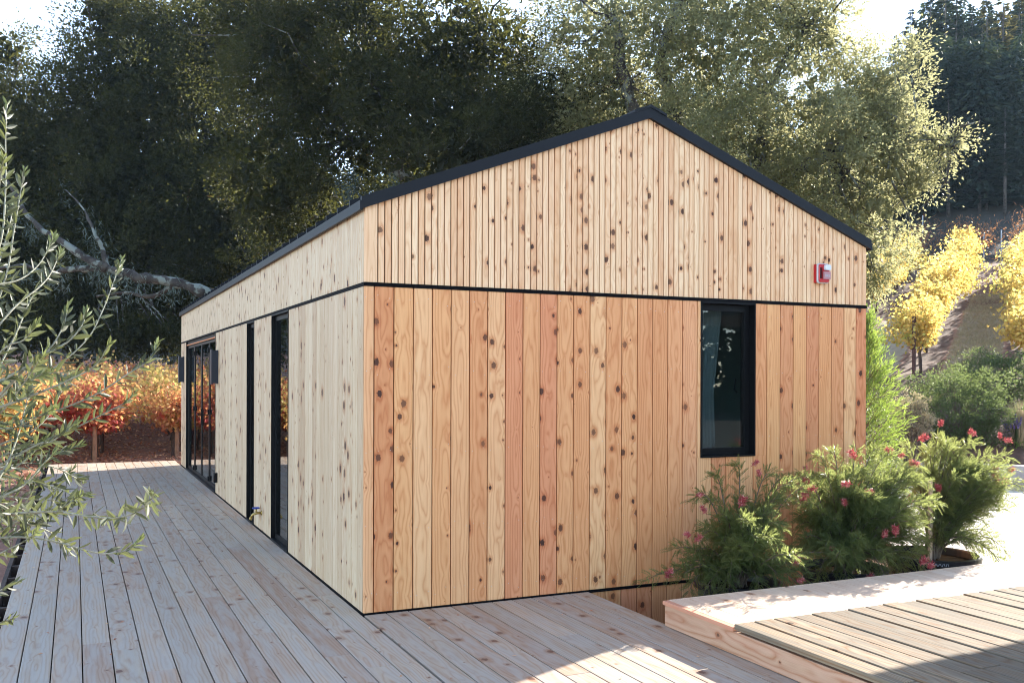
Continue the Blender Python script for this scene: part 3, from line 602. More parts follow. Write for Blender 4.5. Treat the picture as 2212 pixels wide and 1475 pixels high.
# ---------------------------------------------------------------- patio cover added out of frame on the right to shade the old boards
pc = empty("added_patio_cover", (9, -4, 0)); tag(pc, "added flat roofed timber patio cover, unseen past the right end of the raised deck", "patio cover")
q = MB(); q.add([(7.0-9, -.93+4, 2.72), (7.0-9, -7+4, 2.72), (14-9, -7+4, 2.72), (14-9, -.44+4, 2.72), (7.0-9, -.93+4, 2.80), (7.0-9, -7+4, 2.80), (14-9, -7+4, 2.80), (14-9, -.44+4, 2.80)], [(0, 1, 2, 3), (7, 6, 5, 4), (0, 4, 5, 1), (1, 5, 6, 2), (2, 6, 7, 3), (3, 7, 4, 0)]); q.build("roof", fasc, pc)
for x, y in ((7.6, -3.2), (12.5, -3.2), (7.6, -6.6), (12.5, -6.6)): q = MB(); q.box((x-9-.06, y+4-.06, -.28), (x-9+.06, y+4+.06, 2.72)); q.build("post", fasciaw, pc)

# ---------------------------------------------------------------- foliage builders
def blob_leaves(c, r, nleaf, L_, per=70, sub=.42, flat=.85, W_=None, shell=2.2, minz=None):
    """leaf quads gathered in sprays through an ellipsoid"""
    nc = max(4, int(nleaf/per)); d = unit(rng.normal(size=(nc, 3))); rad = rng.random(nc)**(1/shell)*(1+.45*rng.random(nc)**4)
    lump = 1+.22*np.sin(d[:, 0]*5+c[0])*np.sin(d[:, 1]*6+c[1])+.15*np.sin(d[:, 2]*7+c[2]*2)
    cc = c+d*r*(rad*lump)[:, None]; cc = cc+rng.normal(size=cc.shape)*sub*.4
    cid = rng.integers(0, nc, nleaf); sr = sub*(.6+.8*rng.random(nc))
    off = rng.normal(size=(nleaf, 3))*.5; off[:, 2] *= flat; p = cc[cid]+off*sr[cid][:, None]
    dd = unit(unit(p-c)*.6+unit(off)*.8+rng.normal(size=(nleaf, 3))*.5)
    LL = L_*(.7+.6*rng.random(nleaf)); q = leafq(p, dd, LL, LL*(W_ or .5))
    crn = rng.random(nc); col = np.stack([np.clip(rng.random(nleaf)*.85+.15*crn[cid], 0, 1), np.clip(.25+.5*crn[cid]+.25*rng.random(nleaf), 0, 1), rng.random(nleaf)], 1)
    if minz is not None:
        k = p[:, 2] > minz; q, col = q[k], col[k]
    return q, col, cc
def tree(name, label, base, blobs, limbs, leafm, leaf=.08, dens=1.0, group=None, cat="tree", bark=oakbark, trunk=None, lich=0):
    base = np.array([base[0], base[1], gz(base[0], base[1])-.1]); o = empty(name, tuple(base)); tag(o, label, cat, group)
    cr = MB(); tk = MB()
    lc = []
    for (px, py, D, rx, ry) in blobs:
        c = P(px, py, D); R = np.array([rx*D/FPX, rx*D/FPX*.9, ry*D/FPX]); lpx = leaf*FPX/D*.463
        n = int(math.pi*rx*ry*.2143/(lpx*lpx*.25)*dens*3.0)
        q, col, cc = blob_leaves(c, R, n, leaf, per=170, sub=leaf*5.0, shell=3.0)
        cr.quads(q-base, col); lc.append((c, R, cc))
        n2 = int(math.pi*rx*ry*.2143/((.34*FPX/D*.463)**2*.35)*(1.2 if leafm is oakleaf else 2.4)); pc_ = c+unit(rng.normal(size=(n2, 3)))*R*.80*(rng.random((n2, 1))**.5); c2 = np.stack([rng.random(n2)*.35, rng.random(n2)*.3, rng.random(n2)], 1)  # oversized inner leaves added to block sky, crown shade put into their colour
        cr.quads(leafq(pc_, rng.normal(size=(n2, 3)), .34, .2)-base, c2)
        lp = np.array([np.array(p_, float) for l_ in limbs for p_ in l_[0]])
        for i in rng.choice(len(cc), min(len(cc), 12), replace=False):
            s0 = lp[np.argmin(np.linalg.norm(lp-cc[i], axis=1))]
            if np.linalg.norm(s0-cc[i]) > 4.5: s0 = cc[i]+(s0-cc[i])*.5
            v_ = cc[i]-s0; tk.tube([s0-base, s0+v_*.35+rng.normal(size=3)*.18-base, s0+v_*.7+rng.normal(size=3)*.2-base, cc[i]-base], [.045, .032, .022, .008], 5, cap=False)
    for pts, r0, r1 in limbs:
        pts = [np.array(p_, float) for p_ in pts]; n = len(pts)
        # smooth the limb
        out = []
        for i in range(n-1):
            p0, p1, p2, p3 = pts[max(i-1, 0)], pts[i], pts[i+1], pts[min(i+2, n-1)]
            for tt in np.linspace(0, 1, 6)[:-1]:
                out.append(.5*((2*p1)+(-p0+p2)*tt+(2*p0-5*p1+4*p2-p3)*tt**2+(-p0+3*p1-3*p2+p3)*tt**3)+rng.normal(size=3)*r0*.12)
        out.append(pts[-1]); rr = np.linspace(r0, r1, len(out))*(1+.12*rng.normal(size=len(out)))
        tk.tube([p_-base for p_ in out], rr, 9)
    tk.build("trunk", bark, o, smooth=True); cr.build("crown", leafm, o)
    if lich:
        lm = MB(); allc = []
        for pts, r0, r1 in limbs:
            pts = np.array(pts); 
            for i in range(len(pts)-1):
                for tt in rng.random(int(lich*r0*3)+1): allc.append(pts[i]*(1-tt)+pts[i+1]*tt)
        for c, R, cc in lc:
            for i in rng.choice(len(cc), max(1, len(cc)//60), replace=False): allc.append(cc[i])
        for c in allc:
            n = 26; p_ = c+rng.normal(size=(n, 3))*np.array([.12, .12, .14])-np.array([0, 0, .12]); dd = rng.normal(size=(n, 3))*.6+np.array([0, 0, -.8])
            q = leafq(p_, dd, .09+.08*rng.random(n), .014); lm.quads(q-base, np.tile(rng.random(3), (n, 1)))
        lm.build("lichen", lichen, o)
    return o
def W(px, py, D): return P(px, py, D)
bA = P(150, 830, 44); bB = P(900, 800, 27); bC = P(1450, 800, 25.5); bD = P(1800, 800, 30)
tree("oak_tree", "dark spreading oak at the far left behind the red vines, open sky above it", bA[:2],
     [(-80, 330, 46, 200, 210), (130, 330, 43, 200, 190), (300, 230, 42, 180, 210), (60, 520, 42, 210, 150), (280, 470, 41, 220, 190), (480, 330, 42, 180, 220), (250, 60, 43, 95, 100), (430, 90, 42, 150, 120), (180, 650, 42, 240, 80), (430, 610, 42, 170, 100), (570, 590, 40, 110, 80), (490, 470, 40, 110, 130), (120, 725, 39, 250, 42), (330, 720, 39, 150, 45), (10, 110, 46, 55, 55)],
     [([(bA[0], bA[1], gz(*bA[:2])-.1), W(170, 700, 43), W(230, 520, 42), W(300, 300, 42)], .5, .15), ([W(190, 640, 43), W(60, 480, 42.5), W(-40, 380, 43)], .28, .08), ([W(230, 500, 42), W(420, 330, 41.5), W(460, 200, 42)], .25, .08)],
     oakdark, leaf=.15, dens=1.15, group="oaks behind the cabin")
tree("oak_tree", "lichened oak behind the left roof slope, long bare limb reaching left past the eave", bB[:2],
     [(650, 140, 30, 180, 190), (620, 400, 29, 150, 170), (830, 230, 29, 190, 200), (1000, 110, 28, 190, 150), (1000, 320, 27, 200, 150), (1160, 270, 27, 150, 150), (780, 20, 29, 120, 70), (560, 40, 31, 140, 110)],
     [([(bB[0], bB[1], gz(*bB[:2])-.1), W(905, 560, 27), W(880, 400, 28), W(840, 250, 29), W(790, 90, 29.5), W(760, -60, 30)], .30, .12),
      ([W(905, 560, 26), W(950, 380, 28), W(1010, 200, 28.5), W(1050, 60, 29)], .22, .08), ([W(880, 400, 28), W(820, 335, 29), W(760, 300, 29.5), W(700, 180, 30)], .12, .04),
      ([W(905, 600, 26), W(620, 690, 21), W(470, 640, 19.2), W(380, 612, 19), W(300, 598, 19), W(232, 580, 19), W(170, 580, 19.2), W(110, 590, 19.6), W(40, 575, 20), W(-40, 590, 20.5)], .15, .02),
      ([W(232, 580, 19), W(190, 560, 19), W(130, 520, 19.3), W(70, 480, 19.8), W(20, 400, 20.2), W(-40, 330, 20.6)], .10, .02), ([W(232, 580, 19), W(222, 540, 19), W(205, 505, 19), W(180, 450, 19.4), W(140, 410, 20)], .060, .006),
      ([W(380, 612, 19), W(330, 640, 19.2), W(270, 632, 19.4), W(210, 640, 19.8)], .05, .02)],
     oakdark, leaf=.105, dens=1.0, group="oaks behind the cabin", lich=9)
tree("oak_tree", "sunlit yellow green oak behind the ridge and right roof slope", bC[:2],
     [(1330, 90, 27, 190, 140), (1270, 250, 26.5, 140, 130), (1540, 130, 26, 190, 170), (1580, 330, 25, 190, 140), (1750, 80, 26, 130, 110), (1770, 300, 25, 170, 160), (1900, 210, 25, 95, 95), (1930, 340, 25, 95, 100), (1850, 460, 25, 110, 90), (1700, 450, 25.5, 150, 110), (1880, 560, 26, 60, 70), (1450, 330, 26, 150, 110), (2020, 310, 25, 45, 28), (2070, 305, 24.8, 26, 20), (1980, 400, 25, 38, 45), (1975, 120, 25.4, 42, 26), (1600, -20, 27, 200, 90)],
     [([(bC[0], bC[1], gz(*bC[:2])-.1), W(1440, 560, 25.5), W(1400, 330, 26), W(1350, 180, 26), W(1330, 40, 26)], .34, .12), ([W(1440, 560, 25), W(1470, 300, 26), W(1430, 130, 25.8), W(1480, -30, 26)], .24, .09),
      ([W(1440, 560, 25), W(1640, 420, 25), W(1800, 330, 25), W(1930, 290, 25), (W(2060, 306, 24.9))], .26, .03), ([W(1640, 420, 25), W(1660, 200, 25.3), W(1740, 60, 26)], .17, .05)],
     oakleaf, leaf=.084, dens=.85, group="oaks behind the cabin", lich=8)

# ---------------------------------------------------------------- grapevines
def vine_proto(leafm, seed_c, tall=1.0, wx=.33, npts=2600, spread=(.62, .62, .50), name="grapevine"):
    o = empty(name)
    tk = MB(); z = 0; pts = [np.array([0, 0, -.05])]
    for i in range(5): pts.append(np.array([rng.normal()*.03, rng.normal()*.03, .19*(i+1)]))
    tk.tube(pts, [.05, .042, .036, .034, .036, .04], 7)
    for sgn in (-1, 1): tk.tube([pts[-1], pts[-1]+np.array([0, sgn*.25, .06]), pts[-1]+np.array([rng.normal()*.04, sgn*.6, .09])], [.035, .028, .015], 6)
    sh_ = []
    for i in range(16):
        a0 = np.array([0, rng.uniform(-.75, .75), .95]); e_ = a0+np.array([rng.normal()*wx, rng.normal()*.32, rng.uniform(.05, .98)*tall]); m_ = (a0+e_)/2+rng.normal(size=3)*.08
        tk.tube([a0, m_, e_], [.008, .006, .003], 4, cap=False); sh_.append((a0, m_, e_))
    tk.build("trunk", vinebark, o, smooth=True)
    cr = MB(); n = npts; k = rng.integers(0, 16, n); tt = rng.random(n)[:, None]; A = np.array([s[0] for s in sh_])[k]; Mm = np.array([s[1] for s in sh_])[k]; E_ = np.array([s[2] for s in sh_])[k]
    p_ = A*(1-tt)**2+2*Mm*tt*(1-tt)+E_*tt**2+rng.normal(size=(n, 3))*np.array([.14, .17, .15]); p_[:, 2] = np.maximum(p_[:, 2], .62+.35*rng.random(n))
    dd = rng.normal(size=(n, 3))+np.array([0, 0, -.5]); q = leafq(p_, dd, .085+.05*rng.random(n), .085)
    sh0 = rng.random(16)[k]; patch = np.sin(p_[:, 0]*9+p_[:, 1]*7+seed_c*20)*np.cos(p_[:, 2]*8-p_[:, 1]*5); col = np.stack([np.clip(seed_c+rng.normal(size=n)*.14+(sh0-.5)*.5+patch*.22, 0, 1), np.clip(rng.random(n)*.8+patch*.2+.1, 0, 1), sh0], 1)
    cr.quads(q, col); cr.build("foliage", leafm, o); return o
protosY = [vine_proto(vine_y, c_) for c_ in (.25, .5, .7)]
protosR = [vine_proto(vine_r, c_, wx=.50, npts=3400) for c_ in (.12, .45, .78, .93)]
protosD = [vine_proto(vine_d, c_, npts=260) for c_ in (.4, .6)]
used = set()
TENS = ["", "first", "second", "third", "fourth", "fifth", "sixth", "seventh", "eighth", "ninth", "tenth", "eleventh", "twelfth", "thirteenth", "fourteenth", "fifteenth", "sixteenth", "seventeenth", "eighteenth", "nineteenth", "twentieth"]+["twenty-"+w_ for w_ in ("first", "second", "third", "fourth", "fifth", "sixth", "seventh", "eighth", "ninth")]+["thirtieth"]+["thirty-"+w_ for w_ in ("first", "second", "third", "fourth", "fifth", "sixth", "seventh", "eighth", "ninth")]+["fortieth"]+["forty-"+w_ for w_ in ("first", "second", "third", "fourth")]
ORD = ["first", "second", "third", "fourth", "fifth", "sixth", "seventh", "eighth", "ninth", "tenth", "eleventh", "twelfth", "thirteenth", "fourteenth", "fifteenth", "sixteenth"]
def place(proto, x, y, rz, sc_, label, cat, group):
    if proto.name not in used: o = proto; used.add(proto.name)
    else: o = dup(proto)
    o.location = (x, y, gz(x, y)); o.rotation_euler = (0, 0, rz); o.scale = (sc_, sc_, sc_); tag(o, label, cat, group); return o
# right hillside rows
V1 = P(1975, 816, 24)[:2]; V2 = P(2092, 585, 46)[:2]; rd_ = (V2-V1)/np.linalg.norm(V2-V1); rn_ = np.array([rd_[1], -rd_[0]])
rz_ = math.atan2(rd_[1], rd_[0])-math.pi/2
rows = [("half behind the cabin's right corner", -2.5, 7, 16), ("just left of the bare path", 0, 0, 16), ("right of the bare path at the frame edge", 2.55, -1, 16)]
def post(x, y, h, r, mat, label, group, name="vineyard_post", lean=0, cat="post"):
    o = empty(name, (x, y, gz(x, y)-.1)); tag(o, label, cat, group); q = MB(); q.tube([(0, 0, 0), (lean, 0, h+.1)], r, 10); q.build("shaft", mat, o)
    q = MB(); q.tube([(lean-.01, 0, h+.0), (lean+.012+r*1.2, 0, h-.02)], .006, 5); q.build("wire_staple", black, o); return o
for nm, off, i0, n in rows:
    k = 0
    for i in range(max(i0, 0), n):
        c_ = V1+rd_*(i*1.5+.5)+rn_*off+rng.normal(size=2)*.05; k += 1
        place(protosY[rng.integers(3)], c_[0], c_[1], rz_+(math.pi if rng.random() < .5 else 0), 1.0+.12*rng.normal(), f"yellow grapevine, {ORD[i]} up the row {nm}", "grapevine", "yellow grapevines on the hillside rows")
    for j, i in enumerate(range(0, n+1, 4)):
        if i < i0: continue
        c_ = V1+rd_*(i*1.5-.1)+rn_*off
        post(c_[0], c_[1], 1.55, .045, redpost, f"rusty vine post, {ORD[j]} up, {nm}", "posts of the yellow vine rows")
# withered vines and grey stakes further up
kk = 0
for off in (-5, -2.5, 0, 2.5, 5):
    for i in range(3):
        c_ = V1+rd_*(27+i*2.3)+rn_*off+rng.normal(size=2)*.25
        place(protosD[kk % 2], c_[0], c_[1], rng.random()*6, 1.05, f"withered brown grapevine in shade above the yellow rows, {ORD[kk]} counting from the left", "grapevine", "withered vines above the yellow rows"); kk += 1
for j, (px, py0, py1, D) in enumerate(((1970, 545, 492, 50), (1993, 520, 490, 56), (2125, 560, 511, 50), (2163, 570, 553, 50), (1930, 560, 515, 52))):
    c_ = P(px, py0, D); x_, y_ = c_[:2]; post(x_, y_, 1.5, .035, polem, f"pale grey stake on the shaded slope, {ORD[(1, 2, 3, 4, 0)[j]]} from the left", "grey stakes above the yellow rows", name="vine_stake", cat="stake")
# left rows beyond the deck
k_ = 0
lrow = [(0.5, 20.0, 8), (-1.5, 19.0, 9), (-3.4, 17.2, 11), (-5.4, 15.8, 11), (2.6, 21.0, 7), (-7.6, 13.6, 8)]
for ri, (x_, y_, n) in enumerate(lrow):
    nm = ["second row from the cabin", "third row from the cabin", "fourth row from the cabin", "fifth row from the cabin", "row nearest the cabin", "sixth row from the cabin"][ri]
    for i in range(n):
        xx, yy = x_+.10*i+rng.normal()*.05, y_+1.55*i
        colr = ["red and orange", "orange and gold"][int(rng.random() < .35)]
        place(protosR[rng.integers(4)], xx, yy, math.pi*int(rng.random() < .5)+rng.normal()*.1, 1.0+.1*rng.normal(), f"red grapevine beyond the deck, {ORD[i]} plant along the {nm}", "grapevine", "red grapevines beyond the deck")
    for j, i in enumerate((0, 3)):
        post(x_+.1*i, y_-.5+1.55*i, 1.5, .055 if i == 0 else .03, woodpost if i == 0 else redpost, f"{'pale wooden end' if i == 0 else 'thin rusty inner'} vine post, {nm}", "posts of the red vine rows")
# leaf litter under the left vines and straw on the path
q = MB(); n = 34000; x_ = rng.uniform(-11, 6, n); y_ = rng.uniform(-3.0, 36, n); kq = (y_ > 14.55) | (x_ < -2.75); x_, y_ = x_[kq], y_[kq]; n = len(x_)
p_ = np.stack([x_, y_, ground_z(x_, y_)+.012+rng.random(n)*.02], 1); q.quads(leafq(p_, rng.normal(size=(n, 3))*np.array([1, 1, .25]), .09, .075, up=np.array([0, 0, 1.0])), rng.random((n, 3)))
tag(q.build("fallen_leaves", litter), "reddish fallen leaves covering the soil under the red vines", "fallen leaves", kind='stuff')
q = MB(); n = 16000; ss_ = rng.uniform(-2, 16, n); oo = rng.uniform(.6, 1.9, n); c_ = V1[None]+rd_[None]*ss_[:, None]+rn_[None]*oo[:, None]
p_ = np.stack([c_[:, 0], c_[:, 1], ground_z(c_[:, 0], c_[:, 1])], 1); q.quads(leafq(p_, rng.normal(size=(n, 3))*np.array([1, 1, .3])+np.array([0, 0, .5]), .14, .012), rng.random((n, 3)))
tag(q.build("dry_grass", grassleaf), "dry straw coloured grass on the path between the yellow vine rows", "grass", kind='stuff')

# ---------------------------------------------------------------- conifers on the hill
def conifer_proto(leafm, hgt=16, wid=2.6, bare=.15, sparse=1.0, name="conifer"):
    o = empty(name); tk = MB(); tk.tube([(0, 0, -1), (0, 0, hgt*.5), (0, 0, hgt)], [hgt*.009, hgt*.006, .012], 8); cr = MB(); Q = []; Cc = []
    nb_ = int(hgt*9*sparse)
    for i in range(nb_):
        hh = bare+(1-bare)*((i+rng.random())/nb_); z = hh*hgt; ln = wid*(1-hh)**.75*(.65+.5*rng.random())*(1 if hh > bare+.1 else .8)+.15; a_ = rng.random()*6.28
        dr = np.array([math.cos(a_), math.sin(a_), .12-.1*rng.random()]); tip = np.array([0, 0, z])+dr*ln+np.array([0, 0, -.16*ln]); md = np.array([0, 0, z])+dr*ln*.5+np.array([0, 0, .02*ln])
        tk.tube([(0, 0, z), md, tip], [.03, .02, .006], 3, cap=False)
        n = int(10+ln*13); tt = np.linspace(.12, 1, n)[:, None]; p_ = (1-tt)**2*np.array([0, 0, z])+2*tt*(1-tt)*md+tt**2*tip; sd_ = np.where(rng.random((n, 1)) < .5, -1, 1)*np.array([-math.sin(a_), math.cos(a_), 0]);
        dd = dr*.7+sd_*rng.uniform(.2, 1.0, (n, 1))+np.array([0, 0, -.35])+rng.normal(size=(n, 3))*.2; LL = (.28+.45*(1-tt[:, 0]))*(.6+.5*rng.random(n))*min(1.2, .5+ln*.35)
        Q.append(leafq(p_, dd, LL, LL*.34)); Cc.append(np.stack([rng.random(n), np.full(n, rng.random()), rng.random(n)], 1))
    tk.build("trunk", conbark, o, smooth=True); cr.quads(np.concatenate(Q), np.concatenate(Cc)); cr.build("crown", leafm, o); o['h'] = hgt; return o
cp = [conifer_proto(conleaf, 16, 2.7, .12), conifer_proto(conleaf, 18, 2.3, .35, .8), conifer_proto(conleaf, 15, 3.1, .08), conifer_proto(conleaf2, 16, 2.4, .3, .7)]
# (px of trunk, py of tip, depth, prototype)
cons = [(1895, 130, 84, 0), (1935, 75, 82, 0), (1965, 20, 80, 2), (2008, -40, 79, 1), (2040, -60, 81, 0), (2064, -40, 78, 1), (2098, 10, 80, 0), (2130, -20, 76, 3), (2165, -50, 78, 3), (2200, -30, 75, 3), (2235, -60, 77, 2),
        (1950, 200, 83, 1), (2000, 90, 75, 0), (2080, 60, 74, 0), (2120, 60, 72, 2), (2150, 130, 66, 1), (2205, 40, 70, 0), (2240, 120, 64, 2), (2010, 300, 64, 1), (2075, 330, 62, 0), (2130, 330, 60, 2), (2195, 430, 60, 0), (2170, 230, 58, 1), (2090, 200, 68, 3),
        (1990, 190, 72, 2), (2050, 150, 73, 0), (2140, 110, 70, 3), (2190, 160, 69, 0), (2104, 120, 62, 1), (2052, 250, 66, 0), (2180, 330, 64, 0), (2210, 260, 62, 2), (2115, 240, 60, 1), (2048, 210, 60, 1), (1985, 330, 68, 2), (2020, 400, 66, 0), (2150, 420, 66, 2), (1960, 420, 70, 0), (1930, 300, 76, 2), (1925, 440, 72, 2), (2080, 420, 68, 0)]
order = np.argsort([c_[0] for c_ in cons])
for rank, i in enumerate(order):
    px, py, D, kd = cons[i]; b_ = P(px, 700, D); zt = P(px, py, D)[2]; zb = gz(b_[0], b_[1]); hh = zt-zb
    for _ in range(1):
        pr = cp[kd]; o = place(pr, b_[0], b_[1], rng.random()*6.28, 1, f"{'olive tinted' if kd == 3 else ('bare trunked' if kd == 1 else 'dense dark')} conifer on the hill, {TENS[rank+1]} trunk from the left", "conifer", "conifers on the hill at the right")
        s_ = hh/pr['h']; o.scale = (max(.75, min(s_, 1.3)), max(.75, min(s_, 1.3)), s_)
for pr in cp: del pr['h']
for o in list(C.objects):
    if 'h' in o.keys(): del o['h']
# far wood as one mass
q = MB(); tq = []
bq = []
for i in range(420):
    z = rng.random(); ln = 2.6*(1-z)**.8+.2; a_ = rng.random()*6.28; p0 = np.array([math.cos(a_)*ln*rng.random(), math.sin(a_)*ln*rng.random(), 1+z*11]); bq.append((p0, np.array([math.cos(a_), math.sin(a_), -.5]), .9*(1-.5*z)))
bp_ = np.array([b_[0] for b_ in bq]); bdv = np.array([b_[1] for b_ in bq]); bl = np.array([b_[2] for b_ in bq])
cnt = 0
for _ in range(30000):
    D = rng.uniform(60, 118); px = rng.uniform(-700, 2600) if rng.random() < .6 else rng.uniform(1750, 2450); c_ = P(px, 600, D); s_ = (c_[0]-CAM[0])*US[0]+(c_[1]-CAM[1])*US[1]; t_ = (c_[0]-CAM[0])*UT[0]+(c_[1]-CAM[1])*UT[1]
    if s_ < 60+8*np.clip(t_/s_, 0, 1.5): continue
    zg = gz(c_[0], c_[1]); hs_ = rng.uniform(.7, 1.2)
    top = (zg+12*hs_-CAM[2])/D*FPX; lim = 818-(130 if px < 1960 else ((50 if D < 84 else -30) if px < 2230 and px > 1985 else (60 if px < 2230 else 330)))
    if px > 1860 and px < 1962: lim = 818-140
    if px < 1860: lim = 818-170
    if top > lim: continue
    q.quads(leafq(c_[None]*np.array([1, 1, 0])+np.array([0, 0, zg-.5])+bp_*hs_, bdv+rng.normal(size=bdv.shape)*.3, bl*hs_, bl*hs_*.4), np.stack([rng.random(len(bl)), np.full(len(bl), rng.random()), rng.random(len(bl))], 1)); cnt += 1
    if cnt > 950: break
tag(q.build("hillside_forest", conleaf), "dark evergreen forest covering the hill behind the oaks", "forest", kind='stuff')

# brown scrub in the shade above the vines
q = MB(); n = 9000; cl = rng.random((260, 2))*np.array([10, 70]) + np.array([53, -40]); kq = rng.integers(0, 260, n); sp_ = cl[kq]+rng.normal(size=(n, 2))*.5
x_ = CAM[0]+sp_[:, 0]*US[0]+sp_[:, 1]*UT[0]; y_ = CAM[1]+sp_[:, 0]*US[1]+sp_[:, 1]*UT[1]; p_ = np.stack([x_, y_, ground_z(x_, y_)+rng.random(n)**1.5*1.1], 1)
q.quads(leafq(p_, rng.normal(size=(n, 3))+np.array([0, 0, .8]), .22+.25*rng.random(n), .05), np.stack([rng.random(n), rng.random(n), rng.random(n)], 1))
tag(q.build("hill_scrub", vine_d), "dry brown scrub below the hill conifers", "scrub", kind='stuff')

# ---------------------------------------------------------------- garden bed at the right
rw = MB(); a0, a1 = st(20.15, -9), st(20.15, 5.0); b0, b1 = st(20.45, -9), st(20.45, 5.0)
rw.add([(*a0, -.40), (*a1, -.40), (*b1, -.40), (*b0, -.40), (*a0, .14), (*a1, .14), (*b1, .14), (*b0, .14)], [(0, 4, 5, 1), (1, 5, 6, 2), (2, 6, 7, 3), (3, 7, 4, 0), (4, 7, 6, 5)])
tag(rw.build("retaining_wall", concrete), "low grey concrete retaining wall behind the paved area at the right", "wall")
def shrub(name, label, px, py, D, rx, ry, mat, leaf, cat="shrub", dens=1.0, W_=.35, sub=None, upd=.6):
    c = P(px, py, D); R = np.array([rx*D/FPX, rx*D/FPX, ry*D/FPX]); z0 = gz(c[0], c[1]); base = np.array([c[0], c[1], min(z0, c[2]-R[2]*.8)]); o = empty(name, tuple(base)); tag(o, label, cat)
    n = int(math.pi*rx*ry*.2143/((leaf*FPX/D*.463)**2*W_*.5)*4.6*dens)
    q, col, cc = blob_leaves(c, R*.92, n, leaf, per=30, sub=sub or leaf*1.5, W_=W_, shell=6, minz=base[2])
    cr = MB(); cr.quads(q-base, col); tk = MB()
    for i in rng.choice(len(cc), min(len(cc), 60), replace=False): tk.tube([np.array([0, 0, 0.]), (c-base)*.5+rng.normal(size=3)*.08, cc[i]-base], [.02, .012, .004], 4, cap=False)
    tk.build("stems", stemm, o); cr.build("foliage", mat, o); return o
shrub("round_shrub", "rounded dark green shrub with pale tips on the bed behind the potted bushes", 2065, 885, 19.5, 112, 78, shrubleaf, .055)
shrub("round_shrub", "rounded grey green shrub further up the slope, partly cut by the right frame edge", 2175, 825, 21.5, 115, 62, shrubleaf, .055)
def feather(name, label, px, py_top, py_bot, D, rx, mat):
    b_ = P(px, py_bot, D); top = P(px, py_top, D)[2]; z0 = gz(b_[0], b_[1]); o = empty(name, (b_[0], b_[1], z0)); tag(o, label, "shrub"); R = rx*D/FPX; Hh = top-z0
    cr = MB(); tk = MB(); tk.tube([(0, 0, -.1), (0, 0, Hh*.5), (0, 0, Hh*.95)], [.04, .03, .008], 7)
    for i in range(760):
        z = rng.random()**.8; rr = R*(min(1, (1.06-z)*1.6)**.7)*(.55+.5*rng.random()); a_ = rng.random()*6.28; p0 = np.array([math.cos(a_)*rr*.35, math.sin(a_)*rr*.35, z*Hh*.85]); tip = np.array([math.cos(a_)*rr, math.sin(a_)*rr, min(Hh*1.02, z*Hh*.85+rng.uniform(.15, .42))])
        n = 16; tt = np.linspace(.1, 1, n)[:, None]; pp = p0*(1-tt)+tip*tt; ax = unit(tip-p0); dd = ax*1.0+rng.normal(size=(n, 3))*.45
        cr.quads(leafq(pp, dd, .085+.04*rng.random(n), .013), np.stack([rng.random(n), np.full(n, rng.random()), rng.random(n)], 1)); 
        if i % 3 == 0: tk.tube([p0*[.2, .2, 1], tip], [.008, .002], 3, cap=False)
    tk.build("trunk", stemm, o); cr.build("foliage", mat, o)
feather("conifer_shrub", "bright lime green feathery shrub at the right corner of the cabin", 1866, 640, 960, 14, 98, brightleaf)
shrub("low_shrub", "dry pinkish ground shrub between the lime green shrub and the round dark one", 1962, 905, 18.3, 42, 45, leafmat("dry_shrub_leaves", [(0, (.26, .20, .12)), (1, (.34, .30, .20))], (.4, .35, .15)), .05)
shrub("low_shrub", "small leafy green plant on top of the retaining wall by a lavender", 2165, 985, 19.1, 26, 26, shrubleaf, .07)
shrub("low_shrub", "small green plant at the right frame edge behind the retaining wall", 2216, 970, 19.1, 26, 30, brightleaf, .07)
o = empty("grass_clump"); c_ = P(2205, 940, 19.0); o.location = (c_[0], c_[1], gz(*c_[:2])); tag(o, "tall golden green ornamental grass clump at the right frame edge", "grass clump")
q = MB(); n = 900; a_ = rng.random(n)*6.28; sp = rng.random(n); z_ = .5+.5*rng.random(n)
p0 = np.stack([np.cos(a_)*.08*sp, np.sin(a_)*.08*sp, np.zeros(n)], 1); p1 = np.stack([np.cos(a_)*.22*sp, np.sin(a_)*.22*sp, z_*.65], 1); p2 = np.stack([np.cos(a_)*.55*sp, np.sin(a_)*.55*sp, z_*.95], 1)
wv = np.stack([-np.sin(a_), np.cos(a_), 0*a_], 1)*.004; q.quads(np.stack([p0-wv, p0+wv, p1+wv, p1-wv], 1), rng.random((n, 3))); q.quads(np.stack([p1-wv, p1+wv, p2, p2], 1)[:, :4], rng.random((n, 3))); q.build("blades", grassleaf, o)
for px, py, lb in ((2195, 925, "purple lavender spike plant beside the golden grass clump"),):
    c_ = P(px, 985, 18.9); o = empty("lavender_plant", (c_[0], c_[1], gz(*c_[:2]))); tag(o, lb, "lavender"); st_ = MB(); fl = MB()
    for i in range(14):
        a_ = rng.random()*6.28; r_ = .35*rng.random(); tip = np.array([math.cos(a_)*r_, math.sin(a_)*r_, .45+.25*rng.random()]); st_.tube([np.zeros(3), tip*[.4, .4, .6], tip], .004, 4, cap=False)
        n = 26; tt = rng.random((n, 1)); fl.quads(leafq(tip*(1-.28*tt), rng.normal(size=(n, 3)), .03, .02), rng.random((n, 3)))
    st_.build("stems", shrubleaf, o); tag(fl.build("flower_spikes", lav, o), kind='stuff')

